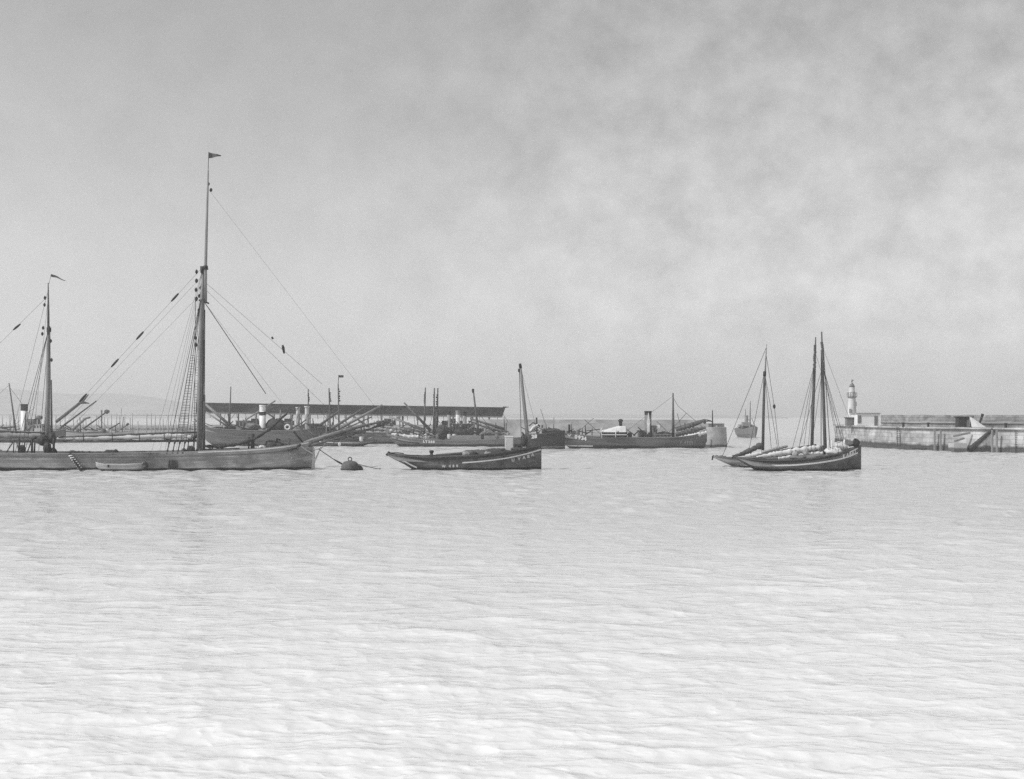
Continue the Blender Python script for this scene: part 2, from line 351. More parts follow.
# ------------------------------------------------------------------ water
def make_water():
    # rows are spaced by their look from the quay; columns fan out so the sheet is wide at every distance
    yr = np.concatenate([[-40, -10, 2, 6, 9], 1.0 / np.linspace(1 / 11.0, 1 / 58.0, 560), np.linspace(58.4, 330, 760), np.geomspace(340, 3350, 44)])
    tx = np.concatenate([np.linspace(-1.6, -.47, 40), np.linspace(-.465, .465, 620), np.linspace(.47, 1.6, 40)])
    Yg, Tg = np.meshgrid(yr, tx, indexing='ij')
    Xg = Tg * np.maximum(Yg, 14.0)
    g = np.random.RandomState(3)
    H = np.zeros_like(Xg)
    lee = 0.24 + 0.76 * np.clip((Yg - 14) / 70, 0, 1)      # calmer close under the quay
    dy = np.gradient(yr)[:, None] * np.ones_like(Xg); dx = np.maximum(Yg, 14) * (0.93 / 620)
    for k in range(100):
        chop = k >= 62                                  # the harbour chop, longer than the ripples
        lam = 1.3 * (4.2 / 1.3) ** g.rand() if chop else 0.16 * (1.3 / 0.16) ** g.rand()
        th = math.radians(78) + g.randn() * 0.6        # wind wave crests lie nearly across the view
        kx, ky = math.cos(th) * 2 * math.pi / lam, math.sin(th) * 2 * math.pi / lam
        amp = (CHOP * (lam / 2.5) if chop else 0.0017 * lam ** 0.8) * (0.6 + 0.8 * g.rand())
        ly = 2 * math.pi / max(abs(ky), 1e-6); lx = 2 * math.pi / max(abs(kx), 1e-6)
        w = np.clip((np.minimum(ly / dy, lx / dx) - 2.2) / 2.0, 0, 1)
        ph = kx * Xg + ky * Yg + g.rand() * 6.28
        sn = np.sin(ph)
        if chop: w = w * lee
        H += w * amp * (sn + 0.28 * np.cos(2 * ph))     # crests a little sharper than troughs
    # gusts: calmer and rougher areas
    gust = 1 + 0.30 * np.sin(Xg * .11 + 1.3 + .6 * np.sin(Yg * .05)) * np.sin(Yg * .075 + .5) + .2 * np.sin(Xg * .31 - Yg * .17)
    H *= gust
    H[Yg < 9] *= 0
    vs = np.stack([Xg, Yg, H], -1).reshape(-1, 3)
    nr, nc = Xg.shape
    i = np.arange(nr - 1)[:, None] * nc + np.arange(nc - 1)[None, :]
    fs = np.stack([i, i + 1, i + nc + 1, i + nc], -1).reshape(-1, 4)
    me = bpy.data.meshes.new('water')
    me.vertices.add(len(vs)); me.vertices.foreach_set('co', vs.ravel())
    me.loops.add(fs.size); me.loops.foreach_set('vertex_index', fs.ravel().astype(np.int32))
    me.polygons.add(len(fs)); me.polygons.foreach_set('loop_start', np.arange(0, fs.size, 4, dtype=np.int32))
    me.polygons.foreach_set('use_smooth', np.ones(len(fs), bool))
    me.update(); me.validate()
    m = bpy.data.materials.new('sea_water'); m.use_nodes = True
    n, l = m.node_tree.nodes, m.node_tree.links
    b = n['Principled BSDF']; pass
    b.inputs['Roughness'].default_value = 0.12; b.inputs['IOR'].default_value = 1.33; b.inputs['Specular IOR Level'].default_value = 0.22
    tc = n.new('ShaderNodeTexCoord')
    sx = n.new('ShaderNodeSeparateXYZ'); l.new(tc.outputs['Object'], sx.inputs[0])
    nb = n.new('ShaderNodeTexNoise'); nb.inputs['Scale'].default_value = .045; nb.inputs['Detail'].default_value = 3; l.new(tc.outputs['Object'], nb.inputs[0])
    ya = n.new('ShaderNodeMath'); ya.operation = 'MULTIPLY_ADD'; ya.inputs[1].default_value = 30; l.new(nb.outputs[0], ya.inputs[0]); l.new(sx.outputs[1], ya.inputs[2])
    sh = n.new('ShaderNodeMapRange'); sh.interpolation_type = 'SMOOTHSTEP'; sh.inputs[1].default_value = 22; sh.inputs[2].default_value = 100; sh.inputs[3].default_value = NEAR_LIT_V; sh.inputs[4].default_value = FAR_V  # base colour painted paler near the camera, imitating brighter light on the foreground
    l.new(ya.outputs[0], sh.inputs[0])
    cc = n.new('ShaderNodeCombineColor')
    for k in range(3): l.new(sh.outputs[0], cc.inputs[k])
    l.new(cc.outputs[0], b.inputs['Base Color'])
    prev = None
    # (kind, scale, stretch, turn, height, strength): crossing ripple trains, crested ones and rounder ones
    for kd, sc, stx, turn, dist_, st in WAVES:
        mp = n.new('ShaderNodeMapping'); mp.inputs['Scale'].default_value = (stx, 1, 1); mp.inputs['Rotation'].default_value = (0, 0, math.radians(turn))
        mp.inputs['Location'].default_value = (sc * 3.1, sc, 0)
        l.new(tc.outputs['Object'], mp.inputs[0])
        nz = n.new('ShaderNodeTexNoise'); nz.inputs['Scale'].default_value = sc; nz.inputs['Detail'].default_value = 2.5; nz.inputs['Roughness'].default_value = .55
        nz.inputs['Distortion'].default_value = .35
        if kd == 'crest': nz.noise_type = 'RIDGED_MULTIFRACTAL'; nz.inputs['Lacunarity'].default_value = 2.1; nz.inputs['Offset'].default_value = .9; nz.inputs['Gain'].default_value = 1.5
        l.new(mp.outputs[0], nz.inputs[0])
        bp = n.new('ShaderNodeBump'); bp.inputs['Strength'].default_value = st; bp.inputs['Distance'].default_value = dist_
        l.new(nz.outputs[0], bp.inputs['Height'])
        if prev: l.new(prev.outputs[0], bp.inputs['Normal'])
        prev = bp
    l.new(prev.outputs[0], b.inputs['Normal'])
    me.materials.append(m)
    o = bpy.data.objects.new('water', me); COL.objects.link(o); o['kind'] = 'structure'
NEAR_LIT_V, FAR_V = 0.79, 0.54  # water base values, near and far: foreground brightness is put into the colour
CHOP = 0.0105
WAVES = (('crest', 2.3, .65, 26, .014, .8), ('crest', 1.4, .6, -28, .022, .8), ('crest', .55, .6, 4, .06, .8))
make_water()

# ------------------------------------------------------------------ haze
HAZE = 0.00045
hz = MB().box((0, 1650, 60), (7400, 3500, 124)).build('haze', bpy.data.materials.new('sea_haze')); hz['kind'] = 'stuff'
hm = hz.data.materials[0]; hm.use_nodes = True; hn = hm.node_tree.nodes; hn.clear()
h_o = hn.new('ShaderNodeOutputMaterial'); h_v = hn.new('ShaderNodeVolumePrincipled')
h_v.inputs['Color'].default_value = (.95, .95, .95, 1); h_v.inputs['Density'].default_value = HAZE; h_v.inputs['Anisotropy'].default_value = 0.3
hm.node_tree.links.new(h_v.outputs[0], h_o.inputs['Volume'])
hz.display_type = 'WIRE'

# ------------------------------------------------------------------ far shore
def make_hills():
    Y0 = 2900.0
    top = [(-480, 404), (-200, 396), (-60, 391), (20, 390), (60, 392), (110, 394), (150, 398), (200, 405), (260, 410), (330, 412.5), (420, 413.2), (520, 413.8), (640, 414.6), (760, 415)]
    xs = [wx(a, Y0) for a, _ in top]; zs = [wz(b, Y0) for _, b in top]
    X = np.linspace(xs[0], xs[-1], 220); Z = smooth_interp(xs, zs, X); g = random.Random(5)
    rs = []
    for v in np.linspace(0, 1, 16):
        k = math.sin(math.pi * v) ** 0.7
        rs.append([Vector((x, Y0 + v * 700 - 330, -.5 + (z + .5) * k * (1 + .05 * math.sin(x * .02 + v * 9) + g.uniform(-.015, .015)))) for x, z in zip(X, Z)])
    o = MB().rings(rs, closed=False, caps=False).build('hills', M_hill, smooth=True); o['kind'] = 'structure'
make_hills()

# ------------------------------------------------------------------ quay and shed on the far side
def wall_block(name, front, ztop, depth, m, parent=None, batter=0.0, zbot=-.8, jag=0.0):
    """masonry along a polyline of (x, y) seen from the front; depth goes away from the viewer"""
    rs = []
    n = len(front)
    for i, (x, y) in enumerate(front):
        a = Vector(front[max(i - 1, 0)]); c = Vector(front[min(i + 1, n - 1)]); d = (c - a).normalized()
        nrm = Vector((-d.y, d.x))
        if nrm.y < 0 and abs(nrm.y) > .3: nrm = -nrm
        ztop_ = ztop + jag * math.sin(i * 12.9898 + .5) * math.cos(i * 4.1)
        f0 = Vector((x, y)); bk = f0 + nrm * depth; ft = f0 + nrm * batter
        rs.append([Vector((f0.x, f0.y, zbot)), Vector((ft.x, ft.y, ztop_)), Vector((bk.x, bk.y, ztop_)), Vector((bk.x, bk.y, zbot))])
    o = MB().rings(rs).build(name, m, parent); fix_normals(o); return o

fq = [(wx(-260, 332), 332), (wx(300, 332), 332), (wx(520, 330), 330)]
quay = wall_block('fish_quay', fq, 2.9, 40, M_stonelt)
tag(quay, 'long low quay carrying the dark roofed market shed', 'quay')

sh = Thing('market_shed', 'long open market shed with dark overhanging roof on the far quay', 'shed', 336, 350, z=2.9)
def shed():
    P = lambda px, py, Y: Vector((wx(px, Y) - sh.ox, Y - 336, wz(py, Y) - sh.oz))
    e0, e1 = P(196, 413.2, 334), P(502, 417.6, 334); r0, r1 = P(196, 403.0, 341), P(505, 407.8, 341)
    b0, b1 = P(196, 413.2, 348), P(502, 417.6, 348)
    up = Vector((0, 0, .12))
    b = MB(); n = 30
    rs = []
    for i in range(n + 1):
        t = i / n
        E, R, B = e0.lerp(e1, t), r0.lerp(r1, t), b0.lerp(b1, t)
        sagg = -0.05 * math.sin(t * 9)
        B.z = E.z
        rs.append([E, E + Vector((0, 0, .22)), E.lerp(R, .5) + up + Vector((0, 0, sagg)), R + up, B + up, B, R - up * 2])
    b.rings(rs); o = b.build('roof', M_roof, sh.root); fix_normals(o)
    for i in range(17):
        t = (i + .3) / 17
        E = e0.lerp(e1, t)
        MB().box((E.x, E.y + 1.2, E.z / 2 + .25), (.28, .28, E.z + .5)).build('post', M_timber, sh.root)
        if i % 2: MB().box((E.x, E.y + 11, E.z / 2 + .25), (.28, .28, E.z + .5)).build('post', M_timber, sh.root)
    MB().tube([r1 + Vector((-.5, 0, .1)), r1 + Vector((1.0, 0, .2))], [.22, .05], 6).build('ridge_finial', M_roof, sh.root)
    MB().rings([[q_ + Vector((0, -.16, a_)) for a_ in (0, .34)] + [q_ + Vector((0, -.06, a_)) for a_ in (.34, 0)] for q_ in (e0, e0.lerp(e1, .5), e1)]).build('gutter', M_midg, sh.root)
    for i in range(34):
        E = e0.lerp(e1, (i + .5) / 34)
        MB().tube([E + Vector((0, 1.1, -1.0)), E + Vector((0, .1, -.02))], .07, 5).build('bracket', M_timber, sh.root)
    for i in range(9):
        t = (i + .5) / 9; E = e0.lerp(e1, t)
        if i in (1, 2, 5, 7):
            MB().box((E.x, E.y + 8, .55), (3.0 + i * .3, 2, 1.1)).box((E.x + .4, E.y + 8, 1.35), (1.6, 1.6, .5)).build('crate_stack', M_midg, sh.root)
shed()

jt = Thing('timber_jetty', 'pale timber jetty railing on many thin posts at far left', 'jetty', 322, 70)
for i in range(62):
    px = -58 + i * 4.25 + rnd.uniform(-1.3, 1.3)
    top = rnd.choice((413.5, 414.5, 416, 418, 420)) + rnd.uniform(-1.8, 1.8)
    if rnd.random() < .12: continue
    jt.spar('post', [(px, top), (px + rnd.uniform(-.3, .3), 441)], [.45, .6], M_pale_timber, n=5)
for py, r in ((414.6, .3), (428.5, 1.3)):
    jt.spar('beam', [(-60, py), (204, py + .8)], r, M_pale_timber, y=.25, n=5)

# north pier running out to its round head
np_front = [(wx(470, 262), 262), (wx(560, 246), 246), (wx(640, 238), 238), (wx(708, 232), 232)]
npier = Thing('harbour_pier', 'grey stone pier ending in a pale round head behind the steam boats', 'pier', 236, 640)
def shift(pts, T): return [(x - T.ox, y - T.Y) for x, y in pts]
wall_block('wall', shift(np_front, npier), wz(423.5, 236), 7.5, M_stone, npier.root, .25)
wall_block('parapet', [(x, y + 5.2) for x, y in shift(np_front, npier)], wz(419.6, 243), 1.0, M_stone, npier.root, zbot=wz(424.2, 243))
Rh = 10.2 / (F / 229)
c = Vector((wx(716.3, 229) - npier.ox, 229 - 236, 0))
zt = wz(427.2, 229)
M_head = mat('pale_pierhead', .36, .18, .9, (.7, .7, 1.2), foot=(.5, .08), spots=(.5, .28))
hd = MB().lathe(c, [(Rh * 1.06, -.8), (Rh * 1.02, 1.5), (Rh * .98, zt - .3), (Rh * .985, zt - .29), (Rh * .985, zt), (Rh * .9, zt + .02)], 36).build('round_head', M_head, npier.root)
for px_ in (712.5,):
    lp = Thing('lamp_post', 'thin dark lamp post with side arm on the pale round pier head', 'lamp post', 229, 712.5, z=zt)
    lp.spar('post', [(712.5, 428), (712.5, 410.2)], [.75, .45], M_dark)
    lp.spar('arm', [(712.5, 421.5), (709, 421), (704.5, 421.6)], .5, M_dark)
    MB().lathe(lp.p(704.8, 422), [(.05, -.28), (.24, -.2), (.2, .12), (.05, .3)], 8).build('lantern', M_dark, lp.root)
    lp.spar('bollard', [(717, 428), (717, 425.6)], [1.2, 1.4], M_grey)

def masonry(name, v, bw, bh, foot, vary=.35, stain=(.3, .5)):
    m = mat(name, v, vary, .92, (.5, .5, .9), foot=foot, spots=stain)
    n, l = m.node_tree.nodes, m.node_tree.links
    b = n['Principled BSDF']; src = b.inputs['Base Color'].links[0].from_socket
    tc = n.new('ShaderNodeTexCoord'); sx = n.new('ShaderNodeSeparateXYZ'); l.new(tc.outputs['Object'], sx.inputs[0])
    a = n.new('ShaderNodeMath'); a.operation = 'SUBTRACT'; l.new(sx.outputs[0], a.inputs[0]); l.new(sx.outputs[1], a.inputs[1])
    cb = n.new('ShaderNodeCombineXYZ'); l.new(a.outputs[0], cb.inputs[0]); l.new(sx.outputs[2], cb.inputs[1])
    br = n.new('ShaderNodeTexBrick'); l.new(cb.outputs[0], br.inputs[0])
    br.inputs['Color1'].default_value = (.82, .82, .82, 1); br.inputs['Color2'].default_value = (1.18, 1.18, 1.18, 1); br.inputs['Mortar'].default_value = (.62, .62, .62, 1)
    br.inputs['Scale'].default_value = 1; br.inputs['Mortar Size'].default_value = .035; br.inputs['Brick Width'].default_value = bw; br.inputs['Row Height'].default_value = bh
    mx = n.new('ShaderNodeMix'); mx.data_type = 'RGBA'; mx.blend_type = 'MULTIPLY'; mx.inputs[0].default_value = 1
    l.new(src, mx.inputs[6]); l.new(br.outputs[0], mx.inputs[7]); l.new(mx.outputs[2], b.inputs['Base Color'])
    return m
def rough_path(front, step, amp, seed):
    """subdivide a wall's plan so that its top and face run a little uneven"""
    g = random.Random(seed); out = []
    for (x0, y0), (x1, y1) in zip(front[:-1], front[1:]):
        n = max(1, int(math.hypot(x1 - x0, y1 - y0) / step))
        out += [(x0 + (x1 - x0) * i / n + g.uniform(-amp, amp), y0 + (y1 - y0) * i / n + g.uniform(-amp, amp)) for i in range(n)]
    return out + [front[-1]]
# south pier with the lighthouse
sp_front = [(wx(834, 270), 270), (wx(868, 236), 236), (wx(910, 215), 215), (wx(965, 204), 204), (wx(1024, 195), 195), (wx(1400, 150), 150)]
spier = Thing('breakwater', 'long pale masonry breakwater with tall sea wall and steps at right', 'breakwater', 215, 940)
M_break = masonry('breakwater_masonry', .33, 2.1, .62, (.9, .075))
M_para = masonry('sea_wall_masonry', .22, 1.6, .45, (.01, .2), .4, (.35, .34))
wall_block('quay_wall', shift(sp_front, spier), 3.4, 9.0, M_break, spier.root, .35)
lip = [(x - .06, y - .06) for x, y in shift(sp_front, spier)]
wall_block('coping', rough_path(lip, 1.4, .03, 5), 3.52, 1.1, M_break, spier.root, zbot=3.3, jag=.06)
pf = [(wx(881, 238), 238), (wx(910, 224), 224), (wx(965, 212), 212), (wx(1024, 203), 203), (wx(1400, 158), 158)]
wall_block('sea_wall', rough_path(shift(pf, spier), 1.5, .05, 3), 5.30, 2.0, M_para, spier.root, zbot=3.3, jag=.07)
wall_block('ledge', [(x - .2, y - .2) for x, y in shift(pf, spier)], 4.25, .4, M_stone, spier.root, zbot=4.08)
# low toe of boulders and the landing
led = [(wx(846, 244), 244), (wx(868, 232), 232), (wx(912, 211.5), 211.5)]
wall_block('toe', shift(led, spier), .35, 3.0, mat('weedy_toe', .07, .4, .9, (1.5, 1.5, 1.5)), spier.root)
def stair():
    b = MB(); n = 16
    for i in range(n):
        t = i / n
        px = 966 + t * 24; Y = 204 - t * 3.2
        z = .25 + t * 3.1
        b.box((wx(px, Y) - spier.ox, Y - .55 - 215, z / 2 - .2), (24 / n / 6.9 + .02, 1.3, z + .4))
    b.build('steps', mat('worn_step_stone', .30, .3, .9, (1, 1, 1), foot=(.9, .05)), spier.root)
    q = [Vector((wx(966 + 24 * t, 204 - t * 3.2) - spier.ox, 204 - t * 3.2 - 1.25 - 215, .2 + t * 3.1)) for t in (0, .5, 1)]
    MB().tube(q, [.45, .36, .25], 6).build('weedy_edge', mat('dark_weed', .05, .4, .95, (2, 2, 2)), spier.root)
    MB().box((wx(957, 203) - spier.ox, 203 - .3 - 215, .5), (1.9, 2.6, 1.5)).build('landing', M_stonelt, spier.root)
    for a, c_ in (((951, 436), (968, 432.4)), ((952, 441), (962, 438))):
        q = [Vector((wx(p_, 204) - spier.ox, 203.2 - 215 - .2, wz(y_, 204))) for p_, y_ in (a, c_)]
        MB().tube(q, .16, 6).build('fender_beam', M_timber, spier.root)
    for px, Y in ((991.5, 199.3), (996, 198.6), (934, 209.5), (940, 208.3)):
        MB().box((wx(px, Y) - spier.ox, Y - .32 - 215, 1.55), (.22, .3, 3.3)).build('fender_pile', M_timber, spier.root)
stair()
for px, Y_ in ((905, 217), (930, 211), (1008, 198)):
    MB().lathe((wx(px, Y_) - spier.ox, Y_ + .9 - 215, 3.5), [(.2, -.1), (.17, .45), (.27, .52), (.25, .66), (.05, .7)], 10).build('bollard', M_dark, spier.root)
for px, Y_ in ((898, 220.2), (1016, 196.6)):
    lad = MB()
    for dx_ in (-.22, .22): lad.tube([(wx(px, Y_) - spier.ox + dx_, Y_ - .5 - 215, .1), (wx(px, Y_) - spier.ox + dx_, Y_ - .2 - 215, 3.7)], .045, 5)
    for i in range(11): lad.tube([(wx(px, Y_) - spier.ox - .22, Y_ - .48 + i * .025 - 215, .3 + i * .31), (wx(px, Y_) - spier.ox + .22, Y_ - .48 + i * .025 - 215, .3 + i * .31)], .03, 4)
    lad.build('ladder', M_dark, spier.root)
h = Thing('store_hut', 'dark flat roofed store hut against the sea wall beside the white triangular sheet', 'hut', 207.5, 964, z=3.4)
def hut(h, x0, x1, y0, y1, dep, m, rm):
    a, b = h.p(x0, y0), h.p(x1, y1); w = b.x - a.x; top = a.z
    MB().box(((a.x + b.x) / 2, 0, top / 2), (w, dep, top)).build('wall', m, h.root)
    MB().box(((a.x + b.x) / 2, 0, top + .06), (w + .3, dep + .3, .12)).build('roof', rm, h.root)
    MB().box((a.x + w * .7, -dep / 2 - .02, top * .4), (w * .25, .05, top * .75)).build('door', M_midg, h.root)
hut(h, 957, 971, 417.3, 426, 1.6, M_hulldark, M_roof)
t = Thing('canvas_sheet', 'white triangular sheet of canvas leaning beside the dark store hut', 'canvas', 203.5, 978, z=3.4)
M_sheet = M_offw
q = MB(); A, B, C_ = t.p(971.5, 416), t.p(985.5, 427.2), t.p(971.5, 427.2)
q.add([A + Vector((0, .9, 0)), B + Vector((0, -.2, 0)), C_ + Vector((0, -.2, 0)), C_.lerp(B, .5) + Vector((0, -.35, .02)), A + Vector((.06, .96, 0)), B + Vector((0, -.1, 0)), C_ + Vector((0, -.1, 0))],
      [(0, 2, 3), (0, 3, 1), (4, 5, 6), (0, 1, 5, 4), (0, 4, 6, 2), (1, 3, 2, 6, 5)])
q.build('sheet', M_sheet, t.root)
t.spar('prop', [(971.6, 427), (971.6, 415.6)], .5, M_timber, y=.8)
t = Thing('slanted_post', 'short dark post leaning against the sea wall right of the canvas sheet', 'post', 207, 980.5, z=3.4)
t.spar('shaft', [(978.5, 427), (980, 422), (982.4, 415)], [.9, 1.1, 1.3], M_dark, n=7)
t.spar('cap', [(982.3, 415.4), (982.8, 413.9)], [1.6, 1.4], M_dark, n=7)

M_tower = mat('weathered_limewash', .58, .16, .7, (1.2, 1.2, .5))
lh = Thing('lighthouse', 'small white tapered lighthouse with dark domed lantern on the breakwater end', 'lighthouse', 260, 852, z=3.4)
k = lh.s
zz = lambda py: wz(py, 260) - 3.4
MB().lathe((0, 0, 0), [(5.2 / k, -.2), (5.1 / k, .5), (4.7 / k, .55), (3.5 / k, zz(398)), (4.0 / k, zz(397.6))], 28).build('tower', M_tower, lh.root, smooth=False)
gal = MB().lathe((0, 0, 0), [(3.8 / k, zz(397.6)), (4.8 / k, zz(397.2)), (4.8 / k, zz(396.6)), (3.0 / k, zz(396.4))], 24).build('gallery', M_midg, lh.root)
for i in range(12):
    a = i * math.pi / 6
    MB().tube([(4.9 / k * math.cos(a), 4.9 / k * math.sin(a), zz(396.5)), (4.9 / k * math.cos(a), 4.9 / k * math.sin(a), zz(392.8))], .035, 4).build('baluster', M_dark, gal)
ring = [(4.9 / k * math.cos(i * math.pi / 12), 4.9 / k * math.sin(i * math.pi / 12), zz(392.8)) for i in range(25)]
MB().tube(ring, .035, 4).build('handrail', M_dark, gal)
ln = MB().lathe((0, 0, 0), [(3.0 / k, zz(396.2)), (3.0 / k, zz(391)), (2.7 / k, zz(390.8)), (2.7 / k, zz(386.8))], 16).build('lantern_room', M_tower, lh.root)
MB().lathe((0, 0, 0), [(2.9 / k, zz(387)), (2.5 / k, zz(385.8)), (1.7 / k, zz(384.2)), (.8 / k, zz(383)), (.3 / k, zz(382.6))], 16).build('dome', M_midg, lh.root, smooth=True)
MB().tube([(0, 0, zz(383)), (0, 0, zz(379.5))], .06, 5).lathe((0, 0, zz(381.2)), [(.03, -.15), (.15, 0), (.03, .15)], 8).box((.16, 0, zz(380.2)), (.42, .03, .1)).build('weather_vane', M_dark, lh.root)
for a, b in (((847.6, 411), 1.0), ((853, 404), .8)):
    MB().box((wx(a[0], 260) - lh.ox + .3, -4.4 / k, zz(a[1])), (.4, .12, .8)).build('window', M_grey, lh.root)
h = Thing('keeper_hut', 'small dark square hut in front of the lighthouse foot', 'hut', 252, 849, z=3.4)
hut(h, 846, 852, 418, 427, 1.5, M_midg, M_roof)
h = Thing('harbour_store', 'low whitewashed store with two dark doorways beside the lighthouse', 'building', 249, 868.5, z=3.4)
a, b = h.p(857.5, 413.6), h.p(880, 413.6)
MB().box((0, 2.2, a.z / 2), (b.x - a.x, 4.4, a.z)).build('wall', M_white, h.root)
MB().box((0, 2.2, a.z + .07), (b.x - a.x + .4, 4.8, .14)).build('roof', M_grey, h.root)
for x0, x1, y0, y1 in ((857.8, 861, 415.5, 423), (874.3, 877.6, 416, 427)):
    p0, p1 = h.p(x0, y0), h.p(x1, y1); z1 = max(p1.z, 0)
    MB().box(((p0.x + p1.x) / 2, -.03, (p0.z + z1) / 2), (p1.x - p0.x, .08, p0.z - z1)).build('door', M_midg, h.root)

# ------------------------------------------------------------------ boats of the far row
G_FAR = 'fishing boats moored along the far pier'
def fuzzy(T, px0, py0, px1, py1, n, m):
    """mast hoops and blocks left hanging on a mast"""
    for i in range(n):
        t = (i + .5) / n
        px, py = px0 + (px1 - px0) * t, py0 + (py1 - py0) * t
        MB().lathe(T.p(px + rnd.uniform(-.5, .5), py), [(.02, -.16), (.14, -.05), (.15, .07), (.02, .18)], 6).build('block', m, T.root)

def house(T, x0, x1, y0, y1, dep, m, rm, y=0.0, windows=2, name='wheelhouse'):
    a, b = T.p(x0, y0), T.p(x1, y1)
    cx, w, hh = (a.x + b.x) / 2, b.x - a.x, a.z - b.z
    o = MB().box((cx, y, (a.z + b.z) / 2), (w, dep, hh)).build(name, m, T.root)
    ov = .24 if T.Y > 180 else .05
    MB().box((cx, y, a.z + .05), (w + ov, dep + ov, .1)).build('roof', rm, o)
    for i in range(windows):
        MB().box((a.x + w * (i + .5) / windows, y - dep / 2 - .012, a.z - hh * .3), (w / windows * .55, .04, hh * .3)).build('window', M_glass, o)
    return o

def heap(T, px, py, w, h, d, m, seed, name='net_heap', y=0.0):
    if T.Y > 180: h *= .65; w *= .8; py += .6
    return MB().lump(T.p(px, py, y), (w, d, h), seed, 18, 9, .25).build(name, m, T.root, smooth=True)

def clutter(T, x0, x1, y, n, seed, hi=11):
    """oars, sweeps, booms and small spars stowed on deck"""
    g = random.Random(seed)
    for i in range(n):
        px = g.uniform(x0, x1); L_ = g.uniform(5, hi * 1.6); a = g.choice((-1, 1)) * g.uniform(.1, .75)
        nm, m = g.choice((('oar', M_woodlt), ('sweep', M_wood), ('boom', M_wood), ('boat_hook', M_dark), ('gaff', M_dark)))
        T.spar(nm, [(px, y + g.uniform(-1, 1)), (px + L_ * math.cos(a) * (1 if a > 0 else -1), y - abs(L_ * math.sin(a)))], [g.uniform(.4, .9), g.uniform(.35, .6)], m, y=g.uniform(-1.4, 1.2), n=5)
    for i in range(max(2, n // 3)):
        px = g.uniform(x0, x1)
        MB().lathe(T.p(px, y, g.uniform(-1.6, .5)), [(.3, -.3), (.36, .1), (.3, .5), (.05, .52)], 9).build(g.choice(('barrel', 'fish_basket')), g.choice((M_dark, M_midg, M_offw)), T.root)
    for i in range(max(2, n // 4)):                       # tackles and stays slanting over the deck
        px = g.uniform(x0, x1); T.rope('tackle_line', [(px, y - g.uniform(12, 24)), (px + g.uniform(-26, 26), y)], M_rope, .035, y=g.uniform(-1, 1))
        px = g.uniform(x0, x1); T.spar('pole', [(px, y + 1), (px + g.uniform(-1.5, 1.5), y - g.uniform(8, 17))], [.7, .45], g.choice((M_dark, M_wood, M_woodlt)), y=g.uniform(-1.2, 1), n=5)
    for i in range(max(2, n // 3)):
        px = g.uniform(x0, x1); T.spar('stanchion', [(px, y + 1), (px + g.uniform(-.4, .4), y - g.uniform(2.5, 6))], [.5, .45], g.choice((M_dark, M_wood)), y=g.uniform(-1.6, 1), n=5)

# steamer with the white funnel, far left
T = Thing('steam_drifter', 'grey steam boat with white dark-topped funnel at far left', 'steamboat', 281, 12, G_FAR)
Hl = Hull(T, [(-46, 427, .3, 433, .8), (-38, 428, 1.6, 438, .7), (-20, 430, 2.6, None, .35), (10, 431.2, 2.9, None, .3), (40, 431.5, 2.3, None, .4), (58, 430.5, 1.0, None, .6), (66, 429, .06, None, .7)], M_hullmid, M_deck, M_offw, .7)
T.funnel(24.3, 404, 431.5, 3.5, M_white, M_dark, .24)
house(T, 29.5, 35, 419.5, 432, 2.4, M_grey, M_midg); house(T, 35.6, 43.5, 424.5, 432, 2.2, M_offw, M_grey, windows=3, name='deckhouse')
MB().lathe(T.p(39, 424), [(.3, 0), (.3, .9), (.7, 1.0), (.75, 1.5), (.3, 1.7)], 12).build('ventilator', M_midg, T.root, smooth=True)
T.spar('mast', [(16, 432), (9, 383)], [1.0, .6], M_wood)
T.rope('stay', [(9.5, 387), (23, 405)], M_rope, .03); T.rope('stay', [(9.3, 385), (-40, 428)], M_rope, .03)
T.spar('boom', [(15.5, 427), (-12, 428.5)], .7, M_wood)
heap(T, 5, 430, 1.5, .5, 1.2, M_greycan, 4, 'furled_sail')
clutter(T, -5, 55, 430, 9, 101)

# lugger with the lowered masts, left
T = Thing('lugger', 'pale hulled lugger with lowered masts sticking up aslant at left', 'fishing boat', 289, 92, G_FAR)
Hl = Hull(T, [(56, 430.5, .06, None, .7), (62, 431, .9, None, .5), (80, 432.4, 2.0, None, .35), (105, 433, 2.0, None, .35), (124, 432, 1.3, None, .6), (134, 431, .3, 435, .9)], M_hullpale, M_deck, M_midg, .5)
T.spar('lowered_mast', [(56, 422), (83, 400.5), (88.5, 394.5)], [1.6, 1.5, .5], M_wood)
T.spar('mast_crutch', [(77, 404.4), (82, 402.2), (89.5, 403.4)], [.5, 1.7, .3], M_wood)
T.spar('lowered_mast', [(58, 429), (95.5, 401)], [.95, .6], M_wood, y=.6)
T.spar('lowered_mast', [(73, 430), (86, 418.5), (91, 417.3)], [1.5, 1.3, .9], M_woodlt, y=-.5)
T.spar('lowered_mast', [(84, 428), (106, 412)], [.9, .7], M_wood, y=.3)
MB().lump(T.p(106.5, 411.8, .3), (.55, .3, .4), 9).build('mast_head', M_wood, T.root)
T.spar('mast', [(100.3, 431), (100.2, 410)], [.5, .8], M_wood, y=1)
T.spar('oar', [(120, 430), (127, 425)], .5, M_wood); T.spar('oar', [(126.6, 425.2), (128.6, 423.4)], 1.2, M_dark)
heap(T, 97, 431, 2.6, .45, 1.4, M_greycan, 12, 'furled_sail')
clutter(T, 62, 125, 431, 10, 102)

